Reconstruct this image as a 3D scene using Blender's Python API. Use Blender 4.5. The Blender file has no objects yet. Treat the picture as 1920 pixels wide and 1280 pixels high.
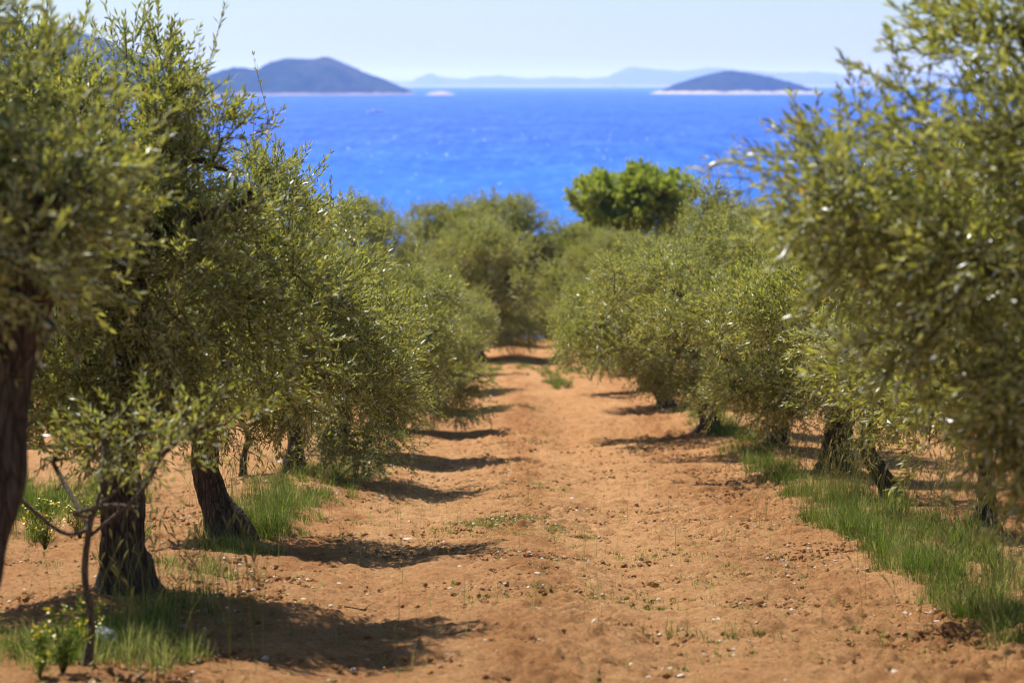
import bpy, math, random
import numpy as np
from mathutils import Vector

# ------------------------------------------------------------------ camera, light, exposure
sc = bpy.context.scene
col = sc.collection
CZ = 20.0                      # camera height above the sea
FPX = 4533.0                   # 85 mm lens, in pixels of the 1920 px wide photograph
HORIZON = 158.0
PITCH = math.atan((640 - HORIZON) / FPX)
cd = bpy.data.cameras.new("camera")
cam = bpy.data.objects.new("camera", cd)
col.objects.link(cam)
cd.lens = 85; cd.sensor_width = 36; cd.sensor_fit = 'HORIZONTAL'
cd.clip_start = 0.1; cd.clip_end = 90000
cam.location = (0, 0, CZ)
cam.rotation_euler = (math.pi / 2 - PITCH, 0, 0)
cd.dof.use_dof = True
cd.dof.focus_distance = 18.0
cd.dof.aperture_fstop = 2.4
sc.camera = cam

SUN_EL = math.radians(58)
SUN_AZ = math.radians(-42)     # clockwise from +Y
S = Vector((math.sin(SUN_AZ) * math.cos(SUN_EL), math.cos(SUN_AZ) * math.cos(SUN_EL), math.sin(SUN_EL)))
w = bpy.data.worlds.new("World"); sc.world = w; w.use_nodes = True
nt = w.node_tree; nt.nodes.clear()
sky = nt.nodes.new("ShaderNodeTexSky"); sky.sky_type = 'NISHITA'; sky.sun_disc = False
sky.sun_elevation = SUN_EL; sky.sun_rotation = SUN_AZ; sky.altitude = 50
sky.air_density = 1.0; sky.dust_density = 0.6; sky.ozone_density = 1.0
bg = nt.nodes.new("ShaderNodeBackground"); bg.inputs[1].default_value = 0.07
ow = nt.nodes.new("ShaderNodeOutputWorld")
tint = nt.nodes.new("ShaderNodeMix"); tint.data_type = 'RGBA'; tint.blend_type = 'MULTIPLY'; tint.inputs[0].default_value = 1
tint.inputs[7].default_value = (0.86, 1.03, 1.08, 1)
nt.links.new(sky.outputs[0], tint.inputs[6]); nt.links.new(tint.outputs[2], bg.inputs[0]); nt.links.new(bg.outputs[0], ow.inputs[0])
sl = bpy.data.lights.new("sun", 'SUN'); sl.energy = 5.0; sl.angle = math.radians(0.53); sl.color = (1.0, 0.95, 0.87)
so = bpy.data.objects.new("sun", sl); col.objects.link(so)
so.rotation_euler = S.to_track_quat('Z', 'Y').to_euler(); so.location = (0, 0, CZ + 40)
sc.view_settings.view_transform = 'Standard'; sc.view_settings.look = 'None'
sc.view_settings.exposure = 0.65; sc.view_settings.gamma = 1
sc.cycles.max_bounces = 8; sc.cycles.diffuse_bounces = 3; sc.cycles.glossy_bounces = 2
sc.cycles.transmission_bounces = 4; sc.cycles.volume_bounces = 2; sc.cycles.transparent_max_bounces = 8
sc.cycles.sample_clamp_indirect = 4
sc.cycles.use_denoising = True; sc.cycles.filter_width = 1.2
sc.cycles.sample_clamp_direct = 12

# ------------------------------------------------------------------ helpers
rng = np.random.default_rng(11)
random.seed(5)

def link(name, me, parent=None):
    o = bpy.data.objects.new(name, me); col.objects.link(o)
    if parent is not None: o.parent = parent
    return o

def tag(o, label=None, cat=None, group=None, kind=None):
    if label: o['label'] = label
    if cat: o['category'] = cat
    if group: o['group'] = group
    if kind: o['kind'] = kind
    return o

def empty(name, loc):
    o = bpy.data.objects.new(name, None); col.objects.link(o); o.location = loc
    o.empty_display_size = 0.2
    return o

class MB:
    """collects numpy vertices and polygons for one mesh"""
    def __init__(s): s.V = []; s.P = []; s.n = 0
    def add(s, V, polys, mat=0, attr=None, smooth=False):
        V = np.asarray(V, float).reshape(-1, 3)
        polys = np.asarray(polys, np.int64)
        a = np.zeros(len(polys)) if attr is None else np.asarray(attr, float)
        s.P.append((polys + s.n, mat, a, smooth)); s.V.append(V); s.n += len(V)
    def build(s, name, mats, parent=None, link_it=True):
        V = np.concatenate(s.V)
        me = bpy.data.meshes.new(name)
        nl = sum(p[0].size for p in s.P); npol = sum(len(p[0]) for p in s.P)
        me.vertices.add(len(V)); me.vertices.foreach_set('co', V.astype(np.float32).ravel())
        me.loops.add(nl)
        me.loops.foreach_set('vertex_index', np.concatenate([p[0].ravel() for p in s.P]).astype(np.int32))
        me.polygons.add(npol)
        tot = np.concatenate([np.full(len(p[0]), p[0].shape[1]) for p in s.P])
        st = np.concatenate([[0], np.cumsum(tot)[:-1]])
        me.polygons.foreach_set('loop_start', st.astype(np.int32))
        for m in mats: me.materials.append(m)
        me.polygons.foreach_set('material_index', np.concatenate([np.full(len(p[0]), p[1]) for p in s.P]).astype(np.int32))
        me.update(calc_edges=True)
        me.polygons.foreach_set('use_smooth', np.concatenate([np.full(len(p[0]), p[3]) for p in s.P]).astype(bool))
        at = me.attributes.new('var', 'FLOAT', 'FACE')
        at.data.foreach_set('value', np.concatenate([p[2] for p in s.P]).astype(np.float32))
        return link(name, me, parent) if link_it else me

def _hash(ix, iy, seed):
    h = (ix.astype(np.int64) * 374761393 + iy.astype(np.int64) * 668265263 + seed * 1442695041) & 0xFFFFFFFF
    h = ((h ^ (h >> 13)) * 1274126177) & 0xFFFFFFFF
    h = ((h ^ (h >> 16)) * 2246822519) & 0xFFFFFFFF
    return ((h ^ (h >> 15)) & 0xFFFFFF) / float(0xFFFFFF)

def vnoise(x, y, seed=0):
    x = np.asarray(x, float); y = np.asarray(y, float)
    ix = np.floor(x); iy = np.floor(y); fx = x - ix; fy = y - iy
    fx = fx * fx * (3 - 2 * fx); fy = fy * fy * (3 - 2 * fy)
    a = _hash(ix, iy, seed); b = _hash(ix + 1, iy, seed); c = _hash(ix, iy + 1, seed); d = _hash(ix + 1, iy + 1, seed)
    return (a * (1 - fx) + b * fx) * (1 - fy) + (c * (1 - fx) + d * fx) * fy

def fbm(x, y, seed=0, oct=4, gain=0.5):
    t = 0; a = 1; n = 0
    for i in range(oct):
        t = t + a * (vnoise(x * 2 ** i + 17.3 * i, y * 2 ** i - 9.1 * i, seed + i) - 0.5); n += a; a *= gain
    return t / n * 2

def norm(v):
    return v / np.maximum(np.linalg.norm(v, axis=-1, keepdims=True), 1e-9)

_d = np.arange(-60, 420, 0.5)
_t = [(-60, 4.2), (0, -1.7), (10, -2.69), (20, -3.68), (30, -4.66), (40, -5.5), (50, -6.2), (60, -6.85), (70, -7.4),
      (85, -8.9), (110, -12.0), (150, -18), (200, -22), (300, -23), (420, -24)]
_z = np.interp(_d, [a for a, b in _t], [b for a, b in _t])
_k = np.hanning(25); _k /= _k.sum()
_z = np.convolve(np.pad(_z, 12, mode='edge'), _k, mode='valid')

def gz(x, y):
    """macro ground height"""
    x = np.asarray(x, float); y = np.asarray(y, float)
    z = CZ + np.interp(y, _d, _z)
    near = np.clip((115 - y) / 30, 0, 1)
    z = z + near * 0.10 * fbm(x * 0.35, y * 0.22, 3, 3)
    z = z + near * 0.035 * fbm(x * 1.3, y * 0.9, 9, 3) + near * 0.05 * fbm(x * 0.45, y * 1.1, 19, 2)
    # wheel tracks in the lane and low banks under the tree rows
    wob = 0.18 * fbm(y * 0.12, y * 0 + 3.7, 21, 2)
    for xc, dep, wd in ((-0.75, -0.045, 0.28), (0.85, -0.04, 0.25), (0.1, 0.035, 0.3)):
        z = z + near * dep * np.exp(-((x - xc - wob) / wd) ** 2)
    for xc, hh in ((-2.35, 0.10), (3.3, 0.12)):
        z = z + near * hh * np.exp(-((x - xc - wob) / 0.8) ** 2)
    return z

def pix(px, py):
    """point on the ground seen at a pixel of the 1920x1280 photograph: used once to survey where things stand"""
    f = np.array([0, math.cos(PITCH), -math.sin(PITCH)]); u = np.array([0, math.sin(PITCH), math.cos(PITCH)])
    d = f + (px - 960) / FPX * np.array([1, 0, 0]) - (py - 640) / FPX * u
    t = np.arange(5, 140, 0.02)
    P = d[None] * t[:, None]; P[:, 2] += CZ
    k = np.argmax(P[:, 2] < gz(P[:, 0], P[:, 1]))
    return P[k, 0], P[k, 1]

# ------------------------------------------------------------------ materials
def mat(name):
    m = bpy.data.materials.new(name); m.use_nodes = True
    t = m.node_tree; t.nodes.clear()
    return m, t, t.nodes.new("ShaderNodeOutputMaterial")

def nd(t, typ, **kw):
    n = t.nodes.new(typ)
    for k, v in kw.items():
        if k.startswith('i_'): n.inputs[int(k[2:])].default_value = v
        else: setattr(n, k, v)
    return n

def ramp(t, fac, stops, interp='LINEAR'):
    r = t.nodes.new("ShaderNodeValToRGB"); r.color_ramp.interpolation = interp
    e = r.color_ramp.elements
    while len(e) < len(stops): e.new(0.5)
    for i, (p, c) in enumerate(stops):
        e[i].position = p; e[i].color = (c[0], c[1], c[2], 1)
    t.links.new(fac, r.inputs[0]); return r.outputs[0]

def mixc(t, fac, a, b, mode='MIX'):
    m = t.nodes.new("ShaderNodeMix"); m.data_type = 'RGBA'; m.blend_type = mode
    if hasattr(fac, 'is_output'): t.links.new(fac, m.inputs[0])
    else: m.inputs[0].default_value = fac
    for s, v in ((6, a), (7, b)):
        if hasattr(v, 'is_output'): t.links.new(v, m.inputs[s])
        else: m.inputs[s].default_value = (*v, 1)
    return m.outputs[2]

def noise(t, vec, scale, detail=4, rough=0.55, dist=0.0):
    n = t.nodes.new("ShaderNodeTexNoise"); n.inputs['Scale'].default_value = scale
    n.inputs['Detail'].default_value = detail; n.inputs['Roughness'].default_value = rough
    n.inputs['Distortion'].default_value = dist
    if vec is not None: t.links.new(vec, n.inputs['Vector'])
    return n.outputs['Fac']

def mapv(t, scale):
    g = t.nodes.new("ShaderNodeNewGeometry"); m = t.nodes.new("ShaderNodeMapping")
    m.inputs['Scale'].default_value = scale
    t.links.new(g.outputs['Position'], m.inputs['Vector']); return m.outputs[0]

def leaf_mat(name, tops, under, trans, gloss=0.10, rough=0.35, tmix=0.38, fres=0.16):
    m, t, out = mat(name)
    a = nd(t, "ShaderNodeAttribute", attribute_name='var')
    oi = t.nodes.new("ShaderNodeObjectInfo")
    c = ramp(t, a.outputs['Fac'], tops)
    cu = mixc(t, a.outputs['Fac'], under[0], under[1])
    g = t.nodes.new("ShaderNodeNewGeometry")
    c = mixc(t, g.outputs['Backfacing'], c, cu)
    hs = t.nodes.new("ShaderNodeHueSaturation"); hr = nd(t, "ShaderNodeMapRange", i_3=0.512, i_4=0.488); t.links.new(oi.outputs['Random'], hr.inputs[0]); t.links.new(hr.outputs[0], hs.inputs['Hue'])
    mr = nd(t, "ShaderNodeMapRange", i_3=0.86, i_4=1.14); t.links.new(oi.outputs['Random'], mr.inputs[0])
    t.links.new(mr.outputs[0], hs.inputs['Value']); t.links.new(c, hs.inputs['Color'])
    d = t.nodes.new("ShaderNodeBsdfDiffuse"); t.links.new(hs.outputs[0], d.inputs[0])
    tr = t.nodes.new("ShaderNodeBsdfTranslucent")
    tc = ramp(t, a.outputs['Fac'], trans); t.links.new(tc, tr.inputs[0])
    gl = t.nodes.new("ShaderNodeBsdfGlossy"); gl.inputs['Roughness'].default_value = rough
    gl.inputs[0].default_value = (0.95, 0.97, 1, 1)
    m1 = nd(t, "ShaderNodeMixShader", i_0=tmix); t.links.new(d.outputs[0], m1.inputs[1]); t.links.new(tr.outputs[0], m1.inputs[2])
    lw = nd(t, "ShaderNodeFresnel", i_0=1.45)
    ma = nd(t, "ShaderNodeMath", operation='MULTIPLY_ADD'); ma.inputs[1].default_value = fres; ma.inputs[2].default_value = gloss
    t.links.new(lw.outputs[0], ma.inputs[0])
    m2 = t.nodes.new("ShaderNodeMixShader"); t.links.new(ma.outputs[0], m2.inputs[0])
    t.links.new(m1.outputs[0], m2.inputs[1]); t.links.new(gl.outputs[0], m2.inputs[2])
    t.links.new(m2.outputs[0], out.inputs[0])
    return m

M = {}
M['olive'] = leaf_mat('olive_leaf',
    [(0.0, (0.060, 0.076, 0.017)), (0.5, (0.20, 0.215, 0.050)), (0.93, (0.48, 0.48, 0.20)), (0.975, (0.32, 0.22, 0.03)), (1.0, (0.34, 0.15, 0.03))],
    ((0.25, 0.27, 0.15), (0.50, 0.53, 0.36)),
    [(0.0, (0.19, 0.21, 0.015)), (0.9, (0.66, 0.66, 0.08)), (0.975, (0.6, 0.36, 0.03)), (1.0, (0.5, 0.22, 0.02))], gloss=0.035, rough=0.5, tmix=0.44)
M['fig'] = leaf_mat('broad_leaf',
    [(0.0, (0.12, 0.16, 0.025)), (1.0, (0.30, 0.36, 0.07))], ((0.12, 0.18, 0.04), (0.20, 0.26, 0.06)),
    [(0.0, (0.34, 0.44, 0.03)), (1.0, (0.60, 0.68, 0.08))], gloss=0.02, rough=0.5, tmix=0.45)
M['grass'] = leaf_mat('grass_blade',
    [(0.0, (0.04, 0.065, 0.012)), (0.55, (0.115, 0.145, 0.026)), (0.8, (0.20, 0.215, 0.06)), (1.0, (0.44, 0.36, 0.17))],
    ((0.05, 0.10, 0.02), (0.34, 0.30, 0.12)),
    [(0.0, (0.07, 0.13, 0.01)), (0.55, (0.18, 0.27, 0.03)), (0.8, (0.32, 0.36, 0.07)), (1.0, (0.5, 0.42, 0.18))], gloss=0.0, rough=0.6, tmix=0.4, fres=0.0)
M['petal'] = leaf_mat('yellow_petal', [(0, (0.75, 0.55, 0.02)), (1, (0.85, 0.68, 0.04))], ((0.7, 0.5, 0.02), (0.8, 0.6, 0.03)),
                      [(0, (0.8, 0.6, 0.02)), (1, (0.9, 0.7, 0.03))], gloss=0.0, rough=0.5)

def bark_mat(name, c0, c1, c2, sc_=1.0):
    m, t, out = mat(name)
    tc = t.nodes.new("ShaderNodeTexCoord"); mp = t.nodes.new("ShaderNodeMapping")
    mp.inputs['Scale'].default_value = (14 * sc_, 14 * sc_, 3.2 * sc_); t.links.new(tc.outputs['Object'], mp.inputs[0])
    n1 = noise(t, mp.outputs[0], 2.2, 8, 0.7, 0.6)
    v = nd(t, "ShaderNodeTexVoronoi", feature='DISTANCE_TO_EDGE'); v.inputs['Scale'].default_value = 1.6
    t.links.new(mp.outputs[0], v.inputs['Vector'])
    c = ramp(t, n1, [(0.3, c0), (0.52, c1), (0.75, c2)])
    cr = ramp(t, v.outputs['Distance'], [(0.0, (0.3, 0.3, 0.3)), (0.12, (1, 1, 1))])
    c = mixc(t, 0.8, c, cr, 'MULTIPLY')
    b = t.nodes.new("ShaderNodeBsdfPrincipled"); b.inputs['Roughness'].default_value = 0.9
    b.inputs['Specular IOR Level'].default_value = 0.15
    t.links.new(c, b.inputs['Base Color'])
    bp = nd(t, "ShaderNodeBump"); bp.inputs['Strength'].default_value = 1.0; bp.inputs['Distance'].default_value = 0.05
    mm = nd(t, "ShaderNodeMath", operation='MULTIPLY'); t.links.new(n1, mm.inputs[0]); t.links.new(cr, mm.inputs[1])
    t.links.new(mm.outputs[0], bp.inputs['Height']); t.links.new(bp.outputs[0], b.inputs['Normal'])
    t.links.new(b.outputs[0], out.inputs[0]); return m
M['bark'] = bark_mat('olive_bark', (0.045, 0.032, 0.024), (0.14, 0.105, 0.078), (0.29, 0.245, 0.20))
M['twig'] = bark_mat('young_bark', (0.11, 0.075, 0.05), (0.20, 0.15, 0.11), (0.31, 0.26, 0.20), 2.5)
M['pale'] = bark_mat('pale_young_bark', (0.16, 0.12, 0.085), (0.28, 0.22, 0.165), (0.42, 0.36, 0.29), 2.5)
M['twiggreen'] = bark_mat('twig_bark', (0.10, 0.08, 0.04), (0.17, 0.13, 0.07), (0.24, 0.21, 0.13), 3)

def soil_mat(name, dark=False):
    m, t, out = mat(name)
    p = mapv(t, (1, 1, 1))
    ps = mapv(t, (1.6, 0.22, 1))
    n1 = noise(t, ps, 0.9, 5, 0.6, 0.4)
    n2 = noise(t, p, 7, 6, 0.65, 0.3)
    n3 = noise(t, p, 38, 7, 0.78)
    n4 = noise(t, ps, 0.28, 3, 0.5)
    a = ramp(t, n1, [(0.30, (0.290, 0.134, 0.054)), (0.5, (0.418, 0.217, 0.092)), (0.68, (0.522, 0.305, 0.142))])
    b = ramp(t, n2, [(0.30, (0.232, 0.098, 0.038)), (0.48, (0.418, 0.213, 0.091)), (0.68, (0.603, 0.360, 0.174))])
    c = mixc(t, 0.5, a, b)
    r = ramp(t, n4, [(0.38, (0.313, 0.134, 0.050)), (0.62, (0.487, 0.268, 0.120))])
    c = mixc(t, 0.35, c, r)
    f = ramp(t, n3, [(0.33, (0.44, 0.35, 0.29)), (0.46, (1.07, 1.06, 1.04)), (0.66, (1.5, 1.5, 1.5))])
    c = mixc(t, 0.85, c, f, 'MULTIPLY')
    gx = t.nodes.new("ShaderNodeNewGeometry"); sxn = t.nodes.new("ShaderNodeSeparateXYZ"); t.links.new(gx.outputs['Position'], sxn.inputs[0])
    strip = None
    wb = nd(t, "ShaderNodeMath", operation='MULTIPLY_ADD'); t.links.new(noise(t, mapv(t, (0.5, 0.35, 1)), 1.0, 4, 0.65), wb.inputs[0]); wb.inputs[1].default_value = 1.5; wb.inputs[2].default_value = -0.75
    wx = nd(t, "ShaderNodeMath", operation='ADD'); t.links.new(wb.outputs[0], wx.inputs[0]); t.links.new(sxn.outputs['X'], wx.inputs[1])
    for xc, wd in ((0.15, 0.42), (2.2, 0.7), (-1.45, 0.3)):
        sb = nd(t, "ShaderNodeMath", operation='SUBTRACT'); t.links.new(wx.outputs[0], sb.inputs[0]); sb.inputs[1].default_value = xc
        ab = nd(t, "ShaderNodeMath", operation='ABSOLUTE'); t.links.new(sb.outputs[0], ab.inputs[0])
        mp_ = nd(t, "ShaderNodeMapRange", i_1=0.0, i_2=wd, i_3=1.0, i_4=0.0); t.links.new(ab.outputs[0], mp_.inputs[0])
        if strip is None: strip = mp_.outputs[0]
        else:
            mxn = nd(t, "ShaderNodeMath", operation='MAXIMUM'); t.links.new(strip, mxn.inputs[0]); t.links.new(mp_.outputs[0], mxn.inputs[1]); strip = mxn.outputs[0]
    sm = nd(t, "ShaderNodeMath", operation='MULTIPLY'); t.links.new(strip, sm.inputs[0]); t.links.new(noise(t, mapv(t, (3, 1.2, 1)), 1.6, 6, 0.7), sm.inputs[1])
    sf = ramp(t, sm.outputs[0], [(0.12, (0, 0, 0)), (0.50, (0.75, 0.75, 0.75))])
    c = mixc(t, sf, c, mixc(t, 1.0, c, (0.76, 0.66, 0.58), 'MULTIPLY'))
    if dark: c = mixc(t, 0.5, c, (0.33, 0.155, 0.07))
    # pale grit
    v = nd(t, "ShaderNodeTexVoronoi", feature='F1'); v.inputs['Scale'].default_value = 28; t.links.new(p, v.inputs['Vector'])
    g = ramp(t, v.outputs['Distance'], [(0.10, (1, 1, 1)), (0.17, (0, 0, 0))])
    sepn = nd(t, "ShaderNodeSeparateColor"); t.links.new(v.outputs['Color'], sepn.inputs[0])
    sel = nd(t, "ShaderNodeMath", operation='GREATER_THAN'); t.links.new(sepn.outputs[0], sel.inputs[0]); sel.inputs[1].default_value = 0.70
    mg = nd(t, "ShaderNodeMath", operation='MULTIPLY'); t.links.new(g, mg.inputs[0]); t.links.new(sel.outputs[0], mg.inputs[1])
    c = mixc(t, mg.outputs[0], c, (0.56, 0.42, 0.29))
    b_ = t.nodes.new("ShaderNodeBsdfPrincipled"); b_.inputs['Roughness'].default_value = 0.95
    b_.inputs['Specular IOR Level'].default_value = 0.1
    t.links.new(c, b_.inputs['Base Color'])
    nb = noise(t, p, 45, 8, 0.8)
    bp = nd(t, "ShaderNodeBump"); bp.inputs['Strength'].default_value = 1.0; bp.inputs['Distance'].default_value = 0.035
    t.links.new(nb, bp.inputs['Height']); t.links.new(bp.outputs[0], b_.inputs['Normal'])
    t.links.new(b_.outputs[0], out.inputs[0]); return m
M['soil'] = soil_mat('terracotta_soil')
M['clod'] = soil_mat('soil_clod', True)

def plain_noise(name, c0, c1, scale, rough=0.9, bump=0.3):
    m, t, out = mat(name)
    n1 = noise(t, mapv(t, (1, 1, 1)), scale, 6, 0.65)
    c = ramp(t, n1, [(0.3, c0), (0.7, c1)])
    b = t.nodes.new("ShaderNodeBsdfPrincipled"); b.inputs['Roughness'].default_value = rough
    t.links.new(c, b.inputs['Base Color'])
    bp = nd(t, "ShaderNodeBump"); bp.inputs['Strength'].default_value = bump; bp.inputs['Distance'].default_value = 0.02
    t.links.new(n1, bp.inputs['Height']); t.links.new(bp.outputs[0], b.inputs['Normal'])
    t.links.new(b.outputs[0], out.inputs[0]); return m
M['stone'] = plain_noise('limestone', (0.40, 0.30, 0.22), (0.62, 0.52, 0.42), 40)
M['rock'] = plain_noise('grey_rock', (0.30, 0.28, 0.27), (0.55, 0.53, 0.52), 25)
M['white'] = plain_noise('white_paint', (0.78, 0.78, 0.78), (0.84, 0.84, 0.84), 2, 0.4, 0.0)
M['hull'] = plain_noise('blue_boot_top', (0.05, 0.08, 0.2), (0.07, 0.1, 0.25), 2, 0.4, 0.0)
M['darkglass'] = plain_noise('tinted_glass', (0.02, 0.025, 0.03), (0.03, 0.035, 0.04), 2, 0.1, 0.0)

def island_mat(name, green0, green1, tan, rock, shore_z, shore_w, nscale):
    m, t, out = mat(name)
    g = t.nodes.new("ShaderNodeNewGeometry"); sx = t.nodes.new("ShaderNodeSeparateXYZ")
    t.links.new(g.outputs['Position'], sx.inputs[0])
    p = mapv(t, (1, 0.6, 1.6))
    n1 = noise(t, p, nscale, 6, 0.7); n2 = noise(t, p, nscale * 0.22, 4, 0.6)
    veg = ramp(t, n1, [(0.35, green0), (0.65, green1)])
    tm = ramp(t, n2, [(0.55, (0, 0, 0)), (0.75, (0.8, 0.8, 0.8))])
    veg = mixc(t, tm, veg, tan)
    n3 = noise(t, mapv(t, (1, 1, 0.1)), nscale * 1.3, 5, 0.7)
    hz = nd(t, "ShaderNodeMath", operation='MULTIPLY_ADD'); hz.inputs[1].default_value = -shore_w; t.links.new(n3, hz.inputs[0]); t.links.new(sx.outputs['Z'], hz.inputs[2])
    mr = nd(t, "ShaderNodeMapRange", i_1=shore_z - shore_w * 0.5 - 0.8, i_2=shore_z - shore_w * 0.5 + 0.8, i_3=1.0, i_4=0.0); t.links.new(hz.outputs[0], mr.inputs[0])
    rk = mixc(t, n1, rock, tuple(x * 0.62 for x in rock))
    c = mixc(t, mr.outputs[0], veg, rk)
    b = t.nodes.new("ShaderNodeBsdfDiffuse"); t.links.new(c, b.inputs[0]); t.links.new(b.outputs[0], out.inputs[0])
    return m
M['isle'] = island_mat('wooded_island', (0.010, 0.022, 0.007), (0.036, 0.052, 0.018), (0.11, 0.11, 0.06), (0.34, 0.29, 0.23), 3.5, 12, 0.02)
M['isle2'] = island_mat('scrub_island', (0.012, 0.022, 0.008), (0.035, 0.05, 0.02), (0.07, 0.07, 0.04), (0.56, 0.50, 0.42), 5.5, 16, 0.03)
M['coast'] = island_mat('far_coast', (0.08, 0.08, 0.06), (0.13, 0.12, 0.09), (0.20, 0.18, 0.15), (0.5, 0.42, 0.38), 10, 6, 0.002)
M['hill'] = island_mat('wooded_hill', (0.03, 0.045, 0.018), (0.06, 0.075, 0.03), (0.16, 0.14, 0.10), (0.5, 0.42, 0.38), 6, 5, 0.02)

# sea
m, t, out = mat('sea_water')
p1 = mapv(t, (1, 0.5, 1)); p2 = mapv(t, (0.35, 1, 1))
w1 = noise(t, mapv(t, (0.35, 0.6, 1)), 0.9, 6, 0.62, 0.5)
w2 = noise(t, mapv(t, (0.03, 0.014, 1)), 1.0, 5, 0.6, 0.3)
w3 = noise(t, mapv(t, (0.0006, 0.0035, 1)), 1.0, 4, 0.6, 0.2)
w4 = noise(t, mapv(t, (0.35, 0.07, 1)), 1.0, 5, 0.7, 0.3)
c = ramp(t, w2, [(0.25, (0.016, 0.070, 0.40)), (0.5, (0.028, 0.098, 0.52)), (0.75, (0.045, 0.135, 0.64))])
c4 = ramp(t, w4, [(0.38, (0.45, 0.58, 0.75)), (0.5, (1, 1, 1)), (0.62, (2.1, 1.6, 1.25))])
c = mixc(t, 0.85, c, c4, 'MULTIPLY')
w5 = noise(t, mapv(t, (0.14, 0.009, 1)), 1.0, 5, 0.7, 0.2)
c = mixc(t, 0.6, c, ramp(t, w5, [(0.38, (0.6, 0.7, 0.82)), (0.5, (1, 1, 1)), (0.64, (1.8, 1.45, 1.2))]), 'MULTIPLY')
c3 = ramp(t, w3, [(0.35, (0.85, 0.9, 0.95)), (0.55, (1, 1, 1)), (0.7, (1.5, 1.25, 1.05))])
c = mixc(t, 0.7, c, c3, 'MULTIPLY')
# turquoise shallows near the shore
g = t.nodes.new("ShaderNodeNewGeometry"); sx = t.nodes.new("ShaderNodeSeparateXYZ"); t.links.new(g.outputs['Position'], sx.inputs[0])
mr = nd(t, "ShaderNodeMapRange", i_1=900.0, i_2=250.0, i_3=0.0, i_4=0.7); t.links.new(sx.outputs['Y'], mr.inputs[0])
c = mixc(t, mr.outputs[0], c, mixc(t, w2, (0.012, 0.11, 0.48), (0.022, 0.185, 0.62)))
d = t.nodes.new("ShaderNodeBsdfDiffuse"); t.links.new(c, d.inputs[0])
gl = t.nodes.new("ShaderNodeBsdfGlossy"); gl.inputs['Roughness'].default_value = 0.40; gl.inputs[0].default_value = (0.75, 0.87, 1, 1)
bp = nd(t, "ShaderNodeBump"); bp.inputs['Strength'].default_value = 1.0; bp.inputs['Distance'].default_value = 0.6
t.links.new(w1, bp.inputs['Height']); t.links.new(bp.outputs[0], gl.inputs['Normal'])
mx = nd(t, "ShaderNodeMixShader", i_0=0.05); t.links.new(d.outputs[0], mx.inputs[1]); t.links.new(gl.outputs[0], mx.inputs[2])
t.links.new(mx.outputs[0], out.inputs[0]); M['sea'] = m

# ------------------------------------------------------------------ the setting
def grid_faces(nr, nc):
    i = np.arange(nr - 1)[:, None] * nc + np.arange(nc - 1)[None]
    return np.stack([i, i + 1, i + 1 + nc, i + nc], -1).reshape(-1, 4)

xs = np.concatenate([-4.6 - np.cumsum(0.03 * 1.07 ** np.arange(126))[::-1], np.arange(-4.6, 4.6, 0.025), 4.6 + np.cumsum(0.03 * 1.07 ** np.arange(126))])
xs = xs[np.abs(xs) < 900]
ys = [-20.0, -15, -10, -6, -3, -1, 1, 3, 4.5, 6]
while ys[-1] < 415:
    y = ys[-1]
    ys.append(y + (0.3 if y < 9 else 0.022 if y < 22 else 0.022 * (y / 22) ** 2.2))
ys = np.array(ys)
X, Y = np.meshgrid(xs, ys)
Z = gz(X, Y)
fade = np.clip((70 - Y) / 40, 0, 1)
# tilled crumb: rough where the cultivator turned it, smoother in the wheel lanes
rough = np.clip(0.55 + 0.9 * fbm(X * 0.8, Y * 0.35, 31, 3), 0.15, 1.3)
ctr = np.exp(-((X - 0.15) / 0.5) ** 2) + np.exp(-((X - 2.1) / 0.7) ** 2)
rough = np.clip(rough * (0.45 + 0.9 * ctr), 0.12, 1.4)
rough = np.maximum(rough, 0.3)
bil = np.maximum(vnoise(X * 13, Y * 13, 81) - 0.55, 0) * 0.085 + np.maximum(vnoise(X * 27, Y * 27, 83) - 0.5, 0) * 0.05
Z = Z + fade * rough * bil
c1 = fbm(X * 9, Y * 9, 41, 3); c2 = fbm(X * 22, Y * 22, 51, 2)
Z = Z + fade * rough * (0.065 * np.maximum(c1, -0.3) + 0.046 * np.maximum(c2, -0.2) ** 1)
Z = Z + fade * 0.045 * fbm(X * 1.8, Y * 3.0, 61, 3)
g = MB(); g.add(np.stack([X, Y, Z], -1), grid_faces(len(ys), len(xs)), smooth=True)
tag(g.build('ground', [M['soil']]), 'orange-brown tilled soil sloping down between the olive rows', 'ground', kind='structure')

sy = np.concatenate([[100], 100 + np.cumsum(4 * 1.12 ** np.arange(66))]); sy = sy[sy < 34000]; sy = np.append(sy, 34000)
sxx = np.linspace(-1, 1, 21)
SX, SY = np.meshgrid(sxx, sy); SX = SX * 15000
g = MB(); g.add(np.stack([SX, SY, np.zeros_like(SX)], -1), grid_faces(len(sy), 21))
tag(g.build('sea', [M['sea']]), 'bright blue sea beyond the olive grove', 'sea', kind='structure')

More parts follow.
